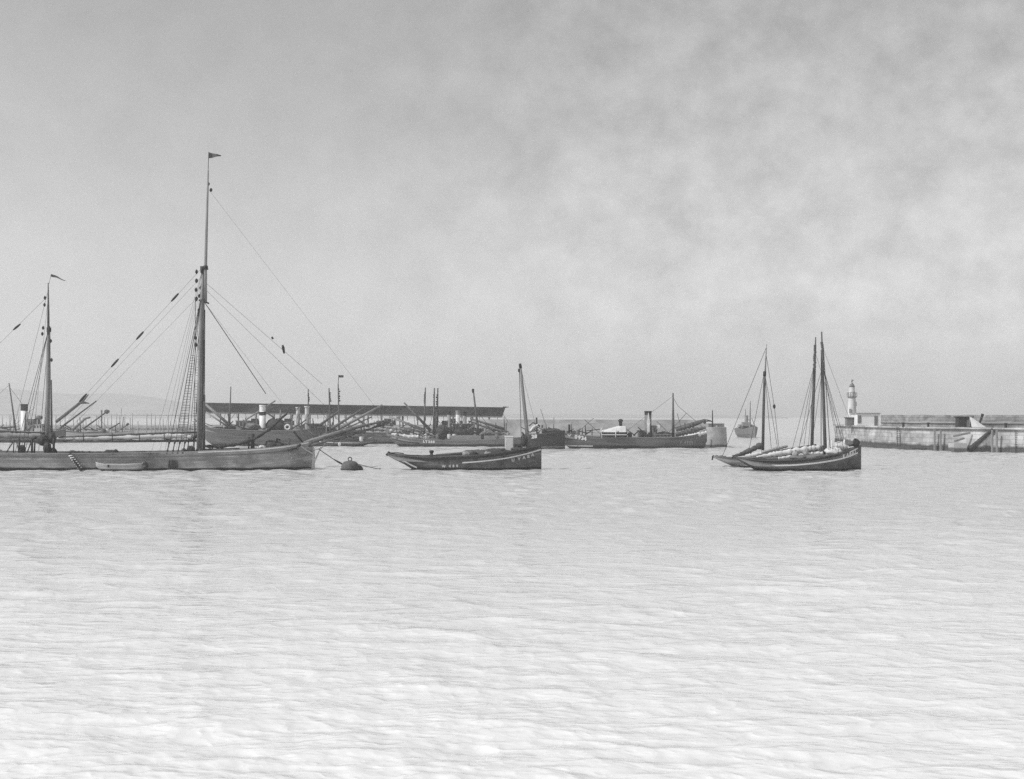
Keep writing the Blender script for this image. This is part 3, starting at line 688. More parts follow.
# big grey drifter behind the ketch's foredeck
T = Thing('steam_drifter', 'grey drifter with crossed spars and banded white funnel behind the ketch foredeck', 'steamboat', 243, 262, G_FAR)
Hl = Hull(T, [(203, 426, .2, 436, .9), (208, 427, 1.5, 442, .7), (225, 429, 2.5, None, .4), (262, 430.5, 2.8, None, .3), (295, 430.5, 2.4, None, .35), (316, 428.5, 1.2, None, .5), (326, 427, .06, None, .7)], M_hullmid, M_deck, M_grey, .7)
T.funnel(262.6, 405, 431, 3.2, M_white, M_white, .2)
MB().lathe(T.p(262.6, 415.2), [(3.45 / T.s, 0), (3.45 / T.s, .55), (3.3 / T.s, .6)], 16).build('funnel_band', M_dark, T.root)
T.spar('lowered_mast', [(203.5, 402.5), (233, 428)], [1.1, 1.7], M_woodlt)
T.spar('lowered_mast', [(207, 412), (231, 428)], [.7, 1.0], M_woodlt, y=-.8)
T.spar('derrick', [(233, 428), (275.5, 400.6)], [.9, .7], M_woodlt)
T.spar('derrick', [(262, 410), (274, 418)], [.7, .9], M_woodlt, y=.6)
T.spar('mast', [(229.5, 430), (230.8, 386.5)], [.9, .5], M_wood)
MB().lathe(T.p(232, 428.6), [(.9, -.5), (.9, .2), (.3, .5)], 10).build('winch', M_dark, T.root)
house(T, 236.5, 247, 421, 431, 2.4, M_grey, M_grey, y=.6, windows=3)
heap(T, 275, 425, 2.2, 1.7, 1.6, M_net, 21, y=.5); heap(T, 252, 426, 1.8, .9, 1.6, M_midg, 22)
heap(T, 214, 427, 1.7, .5, 1.5, M_greycan, 26, 'furled_sail')
clutter(T, 210, 318, 429, 20, 103, 13)
ringp = [T.p(289 + 2.3 * math.cos(a), 427 + 2.3 * math.sin(a), -1.7) for a in [i * math.pi / 8 for i in range(17)]]
MB().tube(ringp, .13, 6).build('lifebuoy', M_white, T.root)

# two boats with column funnels behind it
T = Thing('steam_drifter', 'drifter with tall thin light-capped funnel and bare signal mast behind the bowsprit', 'steamboat', 252, 312, G_FAR)
Hl = Hull(T, [(278, 431, .3, 437, .9), (286, 432, 1.8, None, .5), (312, 432.8, 2.4, None, .3), (335, 431, 1.6, None, .4), (347, 429, .06, None, .7)], M_hullmid, M_deck, M_midg, .6)
T.funnel(307, 406, 433, 2.1, M_grey, M_offw, .32, lip=1.35)
T.spar('mast', [(307.8, 431, .8), (307.6, 389, .8)], [.9, .5], M_wood); fuzzy(T, 308.6, 393, 308.6, 402, 5, M_dark)
house(T, 311, 318, 424, 433, 2.0, M_midg, M_midg)
T.spar('lowered_mast', [(315, 429), (341, 410)], [1.5, 1.1], M_wood, y=-.6)
T.spar('stanchion', [(293.5, 433), (288, 427.5)], .7, M_dark, y=-1.5)
heap(T, 322, 429, 1.9, 1.1, 1.4, M_net, 31)
heap(T, 298, 431, 1.4, 1.0, 1.4, M_midg, 32)
clutter(T, 284, 342, 431, 14, 104, 12)
T = Thing('steam_drifter', 'drifter with stubby grey column funnel standing left of the taller capped one', 'steamboat', 258, 296, G_FAR)
Hl = Hull(T, [(262, 430, .06, None, .8), (272, 431, 1.6, None, .5), (296, 431.6, 2.3, None, .3), (318, 430.5, 1.6, None, .5), (327, 429.5, .4, None, .9)], M_hullpale, M_deck, M_midg, .6)
T.funnel(298, 407, 431, 1.9, M_grey, M_offw, .3, lip=1.3)
house(T, 283, 292, 422.5, 432, 2.0, M_grey, M_grey, windows=2)
T.spar('mast', [(280, 431), (280.5, 410)], [.8, .6], M_woodlt)
heap(T, 305, 428, 1.5, .9, 1.2, M_net, 33)
clutter(T, 266, 322, 430, 10, 105)

# lugger under the bowsprit
T = Thing('lugger', 'low lugger with long overhanging stern lying under the ketch bowsprit', 'fishing boat', 239, 346, G_FAR)
Hl = Hull(T, [(312, 438, .06, None, .6), (318, 439, .9, None, .5), (335, 440.6, 1.9, None, .35), (352, 441.2, 1.9, None, .4), (363, 441, 1.5, 446, .7), (371, 440.2, .9, 443.2, .9), (377.5, 439.5, .25, 440.6, 1)], M_hulldark, M_deck, M_hullpale, .4)
Hl.stripe('strake', [(320, 441.3), (340, 442.6), (360, 442.6), (372, 441)], .14, M_offw)
T.spar('mast', [(330.5, 440), (329, 388)], [1.0, .6], M_wood); fuzzy(T, 330, 392, 330.5, 402, 5, M_dark)
T.spar('mast', [(338.6, 440, 1), (337.4, 384, 1)], [.9, .6], M_wood); fuzzy(T, 339, 388, 339.6, 402, 6, M_dark)
T.spar('flagstaff', [(337.4, 385, 1), (338, 374.6, 1)], .3, M_dark)
f = MB(); a, b = T.p(338, 375, 1), T.p(342.8, 377.4, 1)
f.rings([[Vector((a.x + (b.x - a.x) * i / 6, 1 + .1 * math.sin(i), zq)) for zq in (a.z, b.z)] + [Vector((a.x + (b.x - a.x) * i / 6, 1.03 + .1 * math.sin(i), zq)) for zq in (b.z, a.z)] for i in range(7)])
f.build('flag', M_dark, T.root)
T.spar('lowered_mast', [(332, 428.5), (366, 406.8)], [1.5, .9], M_wood)
T.spar('lowered_mast', [(340, 428), (382, 405)], [1.7, 1.0], M_woodlt, y=.7)
T.spar('yard', [(338, 432), (372, 417)], [.8, .6], M_wood, y=-.6)
T.bundle('furled_sail', [(322, 436), (345, 433), (366, 432)], [1.6, 2.4, 1.4], M_tan, seed=5)
MB().lump(T.p(341, 443.8, -1.95), (.28, .12, .3), 3).build('fender', M_offw, T.root)
heap(T, 354, 438.6, 2.0, .5, 1.2, M_net, 35)
clutter(T, 320, 370, 439.5, 14, 106, 13)

T = Thing('lugger', 'plain grey lugger closing the gap between the bowsprit end and the raked bow', 'fishing boat', 262, 378, G_FAR)
Hl = Hull(T, [(346, 431, .06, None, .7), (352, 431.6, 1.0, None, .5), (368, 432.6, 2.0, None, .35), (388, 432.6, 2.0, None, .35), (402, 431.4, 1.3, None, .5), (410, 430, .06, None, .7)], M_hullmid, M_deck, M_grey, .5)
T.spar('lowered_mast', [(374, 431), (350, 414)], [1.4, .8], M_wood); T.spar('lowered_mast', [(382, 431), (398, 417)], [1.2, .8], M_woodlt, y=.5)
T.bundle('furled_sail', [(356, 430), (374, 429), (392, 430)], [1.2, 2.0, 1.2], M_greycan, seed=61, y=-.5)
house(T, 386, 393, 425, 432, 1.8, M_grey, M_midg); clutter(T, 352, 404, 430.5, 16, 120, 12)
# drifter with its bow to the left
T = Thing('steam_drifter', 'light grey drifter with raked bow pointing left and white number', 'steamboat', 237, 446, G_FAR)
Hl = Hull(T, [(386.5, 433.6, .05, 435, .9), (391, 435, .7, 439.5, .9), (399, 436.8, 1.6, 446, .8), (412, 438.6, 2.3, None, .5), (440, 440, 2.7, None, .3), (480, 439.6, 2.7, None, .3), (508, 438.4, 2.2, None, .4), (524, 437, 1.0, None, .7), (530, 436, .06, None, .8)], M_hullpale if False else mat('light_grey_hull', .22, .2, .7, (.3, 1, 1.5), planks=.25, foot=(.5, .04)), M_deck, M_grey, .5)
Hl.letters([('L', 424.8, 442.2), ('T', 427.3, 442.4), ('2', 430, 442.5), ('8', 432.3, 442.6), ('8', 434.6, 442.7)], M_white, .55)
Hl.stripe('strake', [(392, 438.6), (405, 441), (420, 443)], .2, M_dark)
T.spar('mast', [(424, 438), (425.4, 387.5)], [1.1, .6], M_wood); fuzzy(T, 424.6, 392, 424.8, 404, 6, M_dark)
T.spar('lowered_mast', [(431, 431), (404, 402.6)], [1.7, .7], M_wood)
T.spar('lowered_mast', [(423, 429.5), (390, 416.6)], [1.5, .8], M_woodlt, y=-.7)
T.spar('lowered_mast', [(422, 431.5), (396, 418)], [1.1, .8], M_wood, y=.7)
T.bundle('furled_sail', [(386, 427), (404, 429), (422, 431)], [1.0, 2.0, 1.5], M_greycan, seed=8)
T.bundle('furled_sail', [(392, 434), (410, 437), (430, 437)], [1.2, 2.2, 1.4], M_canvas, seed=9, y=-1)
MB().box((T.p(480, 0).x, 0, T.p(0, 437.4).z), (64 / T.s, 3.6, 4.0 / T.s)).build('deck_casing', M_grey, T.root)
heap(T, 442, 432, 1.3, 1.6, 1.2, M_net, 41); heap(T, 490, 433.5, 2.2, .8, 1.5, M_midg, 43)
clutter(T, 392, 505, 437, 34, 107, 14)

# the cluster of funnels behind
fun = [(449, 411, 431, 1.9, 244, 'drifter with slim funnel and twin close-set masts behind the light grey drifter', (434.2, 437.2), (428, 466)),
       (458, 410.5, 432, 2.3, 250, 'drifter whose pale funnel is the middle one of three', (), (446, 488)),
       (464.5, 411.5, 433, 2.2, 256, 'drifter with funnel beside the pole mast and two lowered masts', (), (452, 512))]
for fx, ft, fb, fr, Y, lab, masts, (h0, h1) in fun:
    T = Thing('steam_drifter', lab, 'steamboat', Y, (h0 + h1) / 2, G_FAR)
    L = h1 - h0
    Hl = Hull(T, [(h0, 434, .06, None, .8), (h0 + L * .2, 435.2, 1.9, None, .45), (h0 + L * .5, 436, 2.4, None, .3), (h0 + L * .85, 435, 1.5, None, .5), (h1, 434, .3, None, .9)], M_hullmid, M_deck, M_midg, .6)
    T.funnel(fx, ft, fb + 4, fr, M_grey if fx != 458 else M_offw, M_dark if fx != 458 else M_grey, .16)
    house(T, fx + 4, fx + 10, 424, 436, 2.0, M_midg, M_grey)
    for mx in masts:
        T.spar('mast', [(mx - .6, 437, (mx - 435) * .4), (mx + .3, 388, (mx - 435) * .4)], [1.1, .7], M_wood)
        fuzzy(T, mx - .4, 394, mx - .2, 412, 8, M_dark)
    heap(T, fx - 6, 431, 1.4, 1.2, 1.4, M_net, int(fx)); heap(T, fx + 12, 432, 1.6, 1.1, 1.5, M_net, int(fx) + 1)
    clutter(T, h0 + 4, h1 - 4, 434, 15, int(fx) + 7, 14)
    if fx > 460:
        T.spar('mast', [(479, 436), (476.2, 415), (473.2, 390)], [1.2, 1.0, .7], M_wood)
        MB().lathe(T.p(473, 391), [(.03, -.4), (.2, -.2), (.24, .3), (.05, .45)], 8).build('mast_head', M_dark, T.root)
        T.spar('lowered_mast', [(470, 418.5), (514, 432)], [.8, 1.6], M_wood)
        T.spar('lowered_mast', [(486, 427), (519, 435)], [1.1, 1.5], M_wood, y=-.7)
        T.spar('lowered_mast', [(468, 421), (505, 434)], [.7, 1.1], M_woodlt, y=.8)
        T.bundle('furled_sail', [(484, 432), (500, 434), (516, 435)], [1.3, 2.2, 1.4], M_greycan, seed=14, y=-1)
    T.spar('ventilator', [(fx - 9, 436), (fx - 9, 427), (fx - 10.3, 425)], [1.0, 1.0, 1.8], M_grey)

# dark hull behind the mizzen of the middle boat
T = Thing('steam_drifter', 'dark drifter with plumb bow just right of the lugger mast, numbered in white', 'steamboat', 221, 530, G_FAR)
Hl = Hull(T, [(522, 434.6, .3, 440, .9), (526, 434.6, 1.4, 446, .7), (532, 434.4, 2.2, None, .35), (542, 433.6, 2.3, None, .35), (557, 431.8, 1.2, None, .5), (565, 430.6, .08, None, .6)], M_hullblack, M_deck, M_midg, .6)
Hl.stripe('boot_stripe', [(531, 446.8), (548, 446.8), (564, 446.8)], .16, M_grey)
Hl.letters([('2', 532.6, 438), ('8', 535.4, 437.7)], M_white, .8)
heap(T, 552, 431, 2.2, .7, 1.4, M_net, 51); heap(T, 543, 430.5, 1.2, .6, 1.0, M_greycan, 52)
clutter(T, 526, 560, 432.5, 10, 108, 8)
T.bundle('furled_sail', [(529, 433), (534, 427), (538, 425)], [1.0, 1.8, 1.2], M_canvas, seed=17, y=-.4)
T.spar('stanchion', [(537, 434), (536.5, 417.5)], [.8, .9], M_dark); T.spar('stanchion', [(542, 434), (542.2, 425)], [.8, .8], M_dark)
T.spar('derrick', [(529, 426), (533, 422.5), (540, 426)], .8, M_wood)
T.spar('rail_line', [(526, 432), (545, 430)], .4, M_dark)

# steamer along the pier
T = Thing('steam_trawler', 'long grey steam trawler with white-chevron funnel beside the pier head', 'steamboat', 225, 634, G_FAR)
Hl = Hull(T, [(558, 432, .3, 438, .9), (564, 433, 1.7, 444, .7), (580, 435, 2.7, None, .35), (620, 437.4, 3.0, None, .28), (665, 437.4, 2.9, None, .3), (690, 435.4, 2.0, None, .45), (701, 432.6, .9, None, .7), (707, 430, .06, 441, .8)], mat('trawler_hull', .13, .25, .7, (.3, 1, 1.2), planks=.4, foot=(.5, .03)), M_deck, M_grey, .7)
Hl.letters([('Y', 568.8, 438), ('0', 575.3, 438.4), ('9', 578.6, 439), ('3', 581.6, 439.6), ('4', 584.2, 440.2)], M_white, .85)
Hl.stripe('boot_stripe', [(566, 445.4), (580, 445.6), (592, 445.8)], .2, M_offw)
Hl.letters([(c_, 679 + i * 2.3, 443) for i, c_ in enumerate('Y 0934')], M_grey, .5)
fn = T.funnel(648, 411, 438, 3.5, M_midg, M_dark, .14)
q = MB()
for sgn in (-1, 1):                                              # the white chevron
    pts = [(648 + sgn * .2, 412.5), (648 + sgn * 1.7, 421), (648 + sgn * .9, 421), (648, 437)]
    fr_ = lambda px, py: Vector((T.p(px, py).x, -math.sqrt(max((3.62 / T.s) ** 2 - T.p(px, py).x ** 2 + 2 * T.p(px, py).x * T.p(648, 0).x - T.p(648, 0).x ** 2, .01)), T.p(px, py).z))
for j in range(12):
    t0, t1 = j / 12, (j + 1) / 12
    def hw(t): return .25 + 1.6 * min(t * 2.2, 1) if t < .42 else 1.3
    y0, y1 = 412.8 + 24 * t0, 412.8 + 24 * t1
    v = [fr_(648 - hw(t0), y0), fr_(648 + hw(t0), y0), fr_(648 + hw(t1), y1), fr_(648 - hw(t1), y1)]
    v = [a - Vector((0, .03, 0)) for a in v]
    q.add(v, [(0, 3, 2, 1)])
q.build('chevron', M_white, fn)
house(T, 638, 643.5, 431, 438, 2.0, M_midg, M_dark, windows=1); house(T, 652, 655.5, 426, 438, 2.2, M_midg, M_midg, windows=1)
house(T, 656, 670, 434.5, 438.5, 2.0, M_grey, M_grey, windows=4, name='engine_casing')
MB().box((T.p(657.5, 426.5).x, -.8, T.p(0, 426.8).z), (.5, .5, .6)).build('lamp_box', M_white, T.root)
T.spar('mast', [(673.2, 437), (673.1, 418), (673, 393)], [1.6, 1.2, .7], M_wood)
T.rope('stay', [(673, 397), (678, 406), (705, 429)], M_rope, .03); T.rope('stay', [(673, 396), (620, 436)], M_rope, .02)
T.bundle('furled_sail', [(676, 430), (692, 425), (703, 421)], [1.6, 2.6, 1.5], M_tan, seed=20, y=-.2)
T.bundle('furled_sail', [(675, 434.5), (690, 431), (705, 427.5)], [2.0, 2.8, 1.3], M_tan, seed=21, y=-.6)
T.bundle('furled_sail', [(678, 438), (692, 436), (706, 432)], [1.4, 2.4, 1.2], M_canvas, seed=22, y=-1.1)
T.spar('gaff', [(675, 428), (704, 419.6), (711, 420.6)], [.9, .7, .4], M_wood)
heap(T, 676, 439, .6, .7, .6, M_dark, 61, y=-1.8); heap(T, 664, 433.6, 1.6, .6, 1.0, M_net, 62)
clutter(T, 566, 598, 434, 6, 109, 8); clutter(T, 628, 700, 435.5, 12, 110, 8)
T.spar('vent_pipe', [(569.4, 434), (569.2, 424.5)], [1.0, 1.2], M_dark)
heap(T, 575, 432.6, .8, .5, .8, M_net, 63); T.spar('fall', [(585, 431), (600, 429.2)], .4, M_dark)
T.rope('guard_wire', [(563, 431), (600, 433)], M_rope, .025)
# covered ship's boat on the trawler's deck
B = Thing('ships_boat', 'dark small boat under white cover carried on the trawler deck', 'boat', 222.5, 614, z=wz(437.6, 222.5))
bm = MB(); rs = []
for i in range(13):
    t = i / 12; px = 600.5 + 26.5 * t; w = 1.15 * math.sin(math.pi * min(max(t, .03), .97)) ** .45
    zt_ = B.p(0, 432.2).z; zb_ = B.p(0, 437.2).z
    rs.append([Vector((B.p(px, 0).x, -w * k_, zb_ + (zt_ - zb_) * s_)) for k_, s_ in ((1, 1), (.95, .5), (.5, 0), (-.5, 0), (-.95, .5), (-1, 1))])
bm.rings(rs); bo = bm.build('hull', M_hulldark, B.root); fix_normals(bo)
st = MB().box((B.p(613.6, 0).x, 0, B.p(0, 434.6).z), (25 / B.s, 2.4, .14)).build('strake', M_offw, bo)
rs = []
for px, py in ((600.8, 432), (602.5, 430.3), (607, 429.3), (614, 427.2), (620.5, 425.4), (625.4, 425.8), (627.4, 432)):
    zt_ = B.p(0, py).z; zb_ = B.p(0, 432.1).z; x = B.p(px, 0).x
    rs.append([Vector((x, -1.0, zb_)), Vector((x, -.55, zb_ + (zt_ - zb_) * .75)), Vector((x, 0, zt_ + .03)), Vector((x, .55, zb_ + (zt_ - zb_) * .75)), Vector((x, 1.0, zb_))])
o = MB().rings(rs).build('cover', M_canvas, B.root); fix_normals(o)
B.spar('stove_pipe', [(620.6, 427), (620.6, 419)], [1.6, 1.8], M_dark); B.spar('pipe_cap', [(620.6, 421.5), (620.6, 420)], [2.6, 2.4], M_dark)
B.spar('davit', [(601.5, 438, -1), (600.6, 430, -1), (602, 427.6, -.6)], .4, M_offw); B.spar('davit', [(615, 437.2, -1.2), (615.4, 428, -1.1)], .5, M_offw)
for px in (605, 622): MB().box((B.p(px, 0).x, 0, .08), (.4, 1.6, .2)).build('chock', M_midg, B.root)

# steamer out in the harbour mouth
T = Thing('distant_steamer', 'small hazy two-masted steamer seen end on in the harbour mouth', 'steamboat', 335, 747)
bm = MB(); rs = []
for yv, hw_, z1, z0 in ((-14, .1, 4.6, -.6), (-11, 1.3, 4.0, -.6), (-6, 2.2, 3.4, -.6), (4, 2.4, 3.0, -.6), (12, 2.0, 3.2, -.6), (15, 1.0, 3.6, .4)):
    rs.append([Vector((-hw_, yv, z1)), Vector((-hw_ * .8, yv, (z1 + z0) / 2)), Vector((-hw_ * .3, yv, z0)), Vector((hw_ * .3, yv, z0)), Vector((hw_ * .8, yv, (z1 + z0) / 2)), Vector((hw_, yv, z1))])
o = bm.rings(rs).build('hull', M_midg, T.root); fix_normals(o)
MB().box((0, 3, 4.0), (3.4, 6, 2.0)).build('deckhouse', M_midg, T.root)
MB().box((-.3, 0, 5.2), (2.6, 2.2, 1.5)).build('bridge', M_grey, T.root)
MB().lathe((.3, 3, 4.5), [(.6, 0), (.55, 3.6), (.62, 3.7), (.62, 4.0), (.4, 4.0)], 14).build('funnel', M_grey, T.root)
MB().tube([(-.2, -6, 2.5), (-.1, -6, 9), (0, -6, 14)], [.28, .22, .1], 8).build('mast', M_woodlt, T.root); MB().tube([(.9, 8, 2.5), (.9, 8, 11)], [.24, .1], 8).build('mast', M_woodlt, T.root)
MB().tube([(-.1, -6, 7.5), (-2.4, -3, 3.4)], .1, 5).build('derrick', M_woodlt, T.root); MB().tube([(.4, -6, 7.5), (2.1, -3, 3.6)], .1, 5).build('derrick', M_woodlt, T.root)
for sx_ in (-1, 1): MB().lump((sx_ * 2.1, 2, 4.2), (.5, 1.5, .45), 5).build('lifeboat', M_grey, T.root, smooth=True)
T.root.scale = (.78, .8, .62)

# ------------------------------------------------------------------ the ketch
K = Thing('sailing_ketch', 'big grey trading ketch with tall rigged mainmast and pennant, bow right', 'ketch', 137.0, 190)
KH = Hull(K, [(-128, 446, .5, 452, .9), (-118, 447, 1.8, 458, .8), (-90, 449, 2.9, None, .45), (-20, 452, 3.3, None, .26), (80, 452.8, 3.4, None, .25), (180, 451.6, 3.4, None, .25), (240, 449.6, 3.1, None, .28), (280, 446.6, 2.3, None, .4), (300, 443.6, 1.2, None, .6), (313.4, 440.8, .08, None, .7)],
          M_hullgrey, M_deck, M_grey, .75, ns=90)
KH.stripe('covering_board', [(206, 450.9), (230, 450.1), (258, 448.9), (285, 446.6), (299, 444.6), (309.5, 442.2)], .17, M_white, .05)
KH.stripe('rubbing_strake', [(-100, 452.6), (0, 455.4), (100, 456), (200, 455), (255, 453.5), (300, 449.5)], .1, M_midg, .06)
# stem post
a = K.p(312.3, 0).x
MB().prism([(a - .05, -.4), (a + .22, -.4), (a + .26, K.p(0, 455).z), (a + .1, K.p(0, 441).z), (a - .1, K.p(0, 441).z)], -.14, .14).build('stem_post', M_offw, K.root)
# masts
mm = K.spar('mainmast', [(199, 458), (199.6, 400), (200.8, 340), (202, 300), (203, 268)], [2.6, 2.6, 2.4, 2.1, 1.6], M_mast, n=14)
K.spar('topmast', [(206.4, 302, -.35), (206.2, 268, -.3), (207.2, 230, -.3), (208.8, 171, -.3)], [1.5, 1.6, 1.4, .8], M_mast, n=10)
K.spar('mast_cap', [(203.2, 273, -.1), (203.2, 266.5, -.1)], [2.6, 2.9], M_dark, n=10); K.spar('mast_cap', [(206.3, 270, -.3), (206.3, 266, -.3)], [2.7, 2.3], M_dark, n=10)
K.spar('crosstree', [(201, 301.5, 1.2), (203.5, 300, 0), (207.5, 302.5, -1.3)], [.5, 1.2, .5], M_dark)
K.spar('trestle', [(198.8, 300), (209, 303.4)], .8, M_dark)
K.spar('flagstaff', [(208.8, 172, -.3), (209.4, 152.5, -.3)], .3, M_dark)
f = MB(); rs = []
for i in range(9):
    t = i / 8; top = K.p(209.4 + 12.2 * t, 152.8 + 2.9 * t, -.3 + .12 * math.sin(t * 7)); bot = K.p(209.4 + 12.2 * t, 158.8 - 2.2 * t, -.3 + .12 * math.sin(t * 7))
    rs.append([top, bot, bot + Vector((0, .02, 0)), top + Vector((0, .02, 0))])
f.rings(rs).build('pennant', M_tan, K.root)
for px, py in ((211, 190), (208.4, 184), (200.6, 288), (199.2, 296), (199, 310)):
    MB().lathe(K.p(px, py), [(.02, -.2), (.13, -.08), (.14, .08), (.02, .2)], 8).build('block', M_dark, K.root)
for px, py, rr in ((197, 272, .13), (197, 281, .15), (196.5, 290, .14), (196.8, 299, .15), (196.4, 345, .14), (195.8, 338, .12)):
    MB().lathe(K.p(px, py, -.2), [(.02, -.24), (rr, -.1), (rr, .1), (.02, .24)], 8).build('block', M_dark, K.root)
# halyards beside the mast
for px0, py0, px1, py1, r_ in ((205.5, 303, 204.8, 452, .05), (206.3, 310, 206.2, 452, .035), (204.6, 330, 203.5, 452, .06), (196.8, 300, 196.5, 448, .03), (206, 340, 205.2, 400, .05)):
    K.rope('halyard', [(px0, py0, -.6), (px1, py1, -.9)], M_rope, r_)
K.spar('pole_fender', [(206.3, 395, -.8), (206.2, 452, -.9)], [.8, 1.1], M_wood)
# shrouds on both sides, with ratlines on the nearer set
feet = [178, 183.5, 188.5, 193.5]
for sg in (-1, 1):
    for i, fx in enumerate(feet):
        K.rope('shroud', [(201.3, 299, sg * .2), (fx + (4 if sg > 0 else 0), 441, sg * 3.15)], M_rope, .028)
        K.spar('deadeye', [(fx + (4 if sg > 0 else 0) - .2, 439.5, sg * 3.15), (fx - 1.2 + (4 if sg > 0 else 0), 443, sg * 3.2)], [1.0, .9], M_dark)
        K.spar('lanyard', [(fx - 1 + (4 if sg > 0 else 0), 442, sg * 3.2), (fx - 2.6 + (4 if sg > 0 else 0), 452.5, sg * 3.36)], .55, M_rope)
        K.spar('deadeye', [(fx - 2.2 + (4 if sg > 0 else 0), 449.3, sg * 3.3), (fx - 2.7 + (4 if sg > 0 else 0), 452.6, sg * 3.36)], [1.1, 1.0], M_dark)
    for j in range(30):
        t = .40 + .58 * j / 30
        P0, P1 = K.p(201.3, 299, sg * .2), K.p(feet[1], 441, sg * 3.15); Q1 = K.p(feet[3], 441, sg * 3.15)
        a, b = P0.lerp(P1, t), P0.lerp(Q1, t)
        if j % 5 != 3 or sg < 0: MB().tube([a, b + Vector((0, 0, .04 * ((j * 7) % 3 - 1)))], .02, 4).build('ratline', M_rope, K.root)
    for fx in (160, 168, 173): K.rope('backstay', [(203.4, 268, sg * .2), (fx, 452, sg * 3.36)], M_rope, .011)
# main boom with stowed sail and gaff
K.spar('main_boom', [(199, 440.6), (120, 441.2), (44, 441.8)], [1.3, 1.35, .9], M_wood, y=.1)
K.bundle('furled_mainsail', [(52, 438.8), (80, 438.6), (110, 437.6), (150, 436.6), (176, 435.6), (192, 437)], [1.2, 2.0, 2.4, 2.8, 3.2, 2.2], M_canvas, seed=3, y=.1, flat=.8)
K.spar('gaff', [(199, 432.4), (175, 432.6), (110, 435.2), (58, 437)], [1.1, 1.0, .8, .6], M_wood)
K.spar('boom_jaws', [(193, 439), (197.5, 435), (199.5, 430)], [1.6, 1.8, 1.0], M_dark)
for px in (84, 113, 140, 165): K.spar('gasket', [(px, 433, -.3), (px + .4, 441.5, -.3)], .45, M_rope)
K.rope('topping_lift', [(203, 275), (50, 440)], M_rope, .010); K.rope('topping_lift', [(203, 290), (60, 437)], M_rope, .010, y=.5)
# stay from the main to the mizzen with chafing gear
K.rope('triatic_stay', [(200, 270), (48, 436)], M_rope, .012)
for t in (.165, .395, .56, .77):
    P = lambda t: (200 - 152 * t, 270 + 166 * t)
    K.spar('chafing_gear', [P(t - .024), P(t - .01), P(t + .01), P(t + .024)], [.7, 1.1, 1.1, .7], M_dark, n=6)
# head stays
for a, b, r_ in (((205, 303), (266, 394), .036), ((206, 283), (322, 384), .013), ((206, 290), (352, 432), .012), ((209, 190), (386, 421), .008), ((205, 303), (310, 440), .009)):
    K.rope('forestay', [a, b], M_rope, r_)
K.spar('stay_block', [(282.6, 345), (283.2, 348), (284.2, 353.5)], [.9, 1.5, .9], M_dark, n=7); K.spar('stay_block', [(271.8, 337), (273, 339)], 1.0, M_dark, n=6)
# staysail brailed along its boom, and its post
K.bundle('brailed_staysail', [(206, 446), (222, 446.6), (240, 443.8), (256, 438.4), (270, 429.5), (281, 419), (288, 413.5)], [1.2, 1.7, 1.6, 1.5, 1.5, 1.5, .9], M_net, seed=6, flat=.8, y=-.5)
K.spar('sail_tack', [(208, 446), (211, 450), (213.5, 446.5)], [1.0, 1.5, .6], M_tan)
K.spar('boom_crutch', [(252.6, 452), (252.6, 434)], [2.1, 1.9], M_dark); K.spar('boom_crutch', [(248.6, 452), (249, 437)], [.9, .8], M_dark)
K.spar('derrick_spar', [(206, 449, -1.6), (242, 448.2, -1.2)], .55, M_dark)
# bowsprit and jib
K.spar('bowsprit', [(290, 449.5), (312, 440.4), (345, 430.5), (391, 419.2)], [2.2, 2.0, 1.6, .8], M_woodlt, n=10)
K.spar('jib_boom', [(304, 447.5, -.4), (335, 439, -.35), (384, 424.8, -.2)], [1.0, 1.0, .7], M_wood)
K.bundle('furled_jib', [(313, 442), (335, 434.4), (360, 426.6), (384, 421)], [1.2, 2.0, 1.5, .6], M_tan, seed=11, y=-.3)
K.rope('bobstay', [(313.4, 466), (319, 452), (330, 436)], M_ropelt, .03)
K.rope('bowsprit_shroud', [(311, 452, -.5), (386, 422, -.1)], M_rope, .02); K.rope('bobstay', [(313.3, 463, -.1), (321, 447)], M_ropelt, .04)
# bow fittings
anc = K.spar('anchor', [(291, 449.6, -2.05), (300, 447.6, -1.75)], .9, M_dark)
K.spar('fluke', [(294, 459, -1.95), (297, 454, -1.8), (299, 451.5, -1.75)], [.5, .9, .6], M_grey, parent=anc); K.spar('fluke', [(292.5, 453.6, -2), (297, 453.6, -1.85), (301, 456, -1.6)], [.4, .9, .4], M_grey, parent=anc)
K.rope('cat_line', [(303, 445.6, -1.5), (309, 450.5, -1.0), (314.8, 454.6, -.3)], M_ropelt, .06)
cp = [K.p(304.8 + 4.3 * math.cos(a_), 451.2 + 4.6 * math.sin(a_), -(KH.side(K.p(304.8 + 4.3 * math.cos(a_), 0).x, K.p(0, 451.2 + 4.6 * math.sin(a_)).z) + .1)) for a_ in np.linspace(-.6, 3.9, 14)]
MB().tube(cp, .045, 5).build('hawse_chain', M_grey, K.root)
K.spar('windlass', [(282, 446, -.9), (282, 446, .9)], 3.0, M_dark); K.spar('windlass', [(276, 447), (277, 438.5), (280, 440)], 1.0, M_dark)
K.spar('cathead', [(299, 446.5, -1.0), (303, 444.4, -1.9)], 1.2, M_dark)
K.spar('bitt', [(289, 447), (289, 438)], 1.0, M_midg); K.spar('davit', [(293.8, 431.6), (299, 438), (303.5, 443)], [.9, 1.0, .8], M_dark)
heap(K, 274, 446.4, .9, .5, .8, M_net, 71, 'rope_coil'); heap(K, 262, 448, .5, .25, .6, M_canvas, 72, 'folded_canvas')
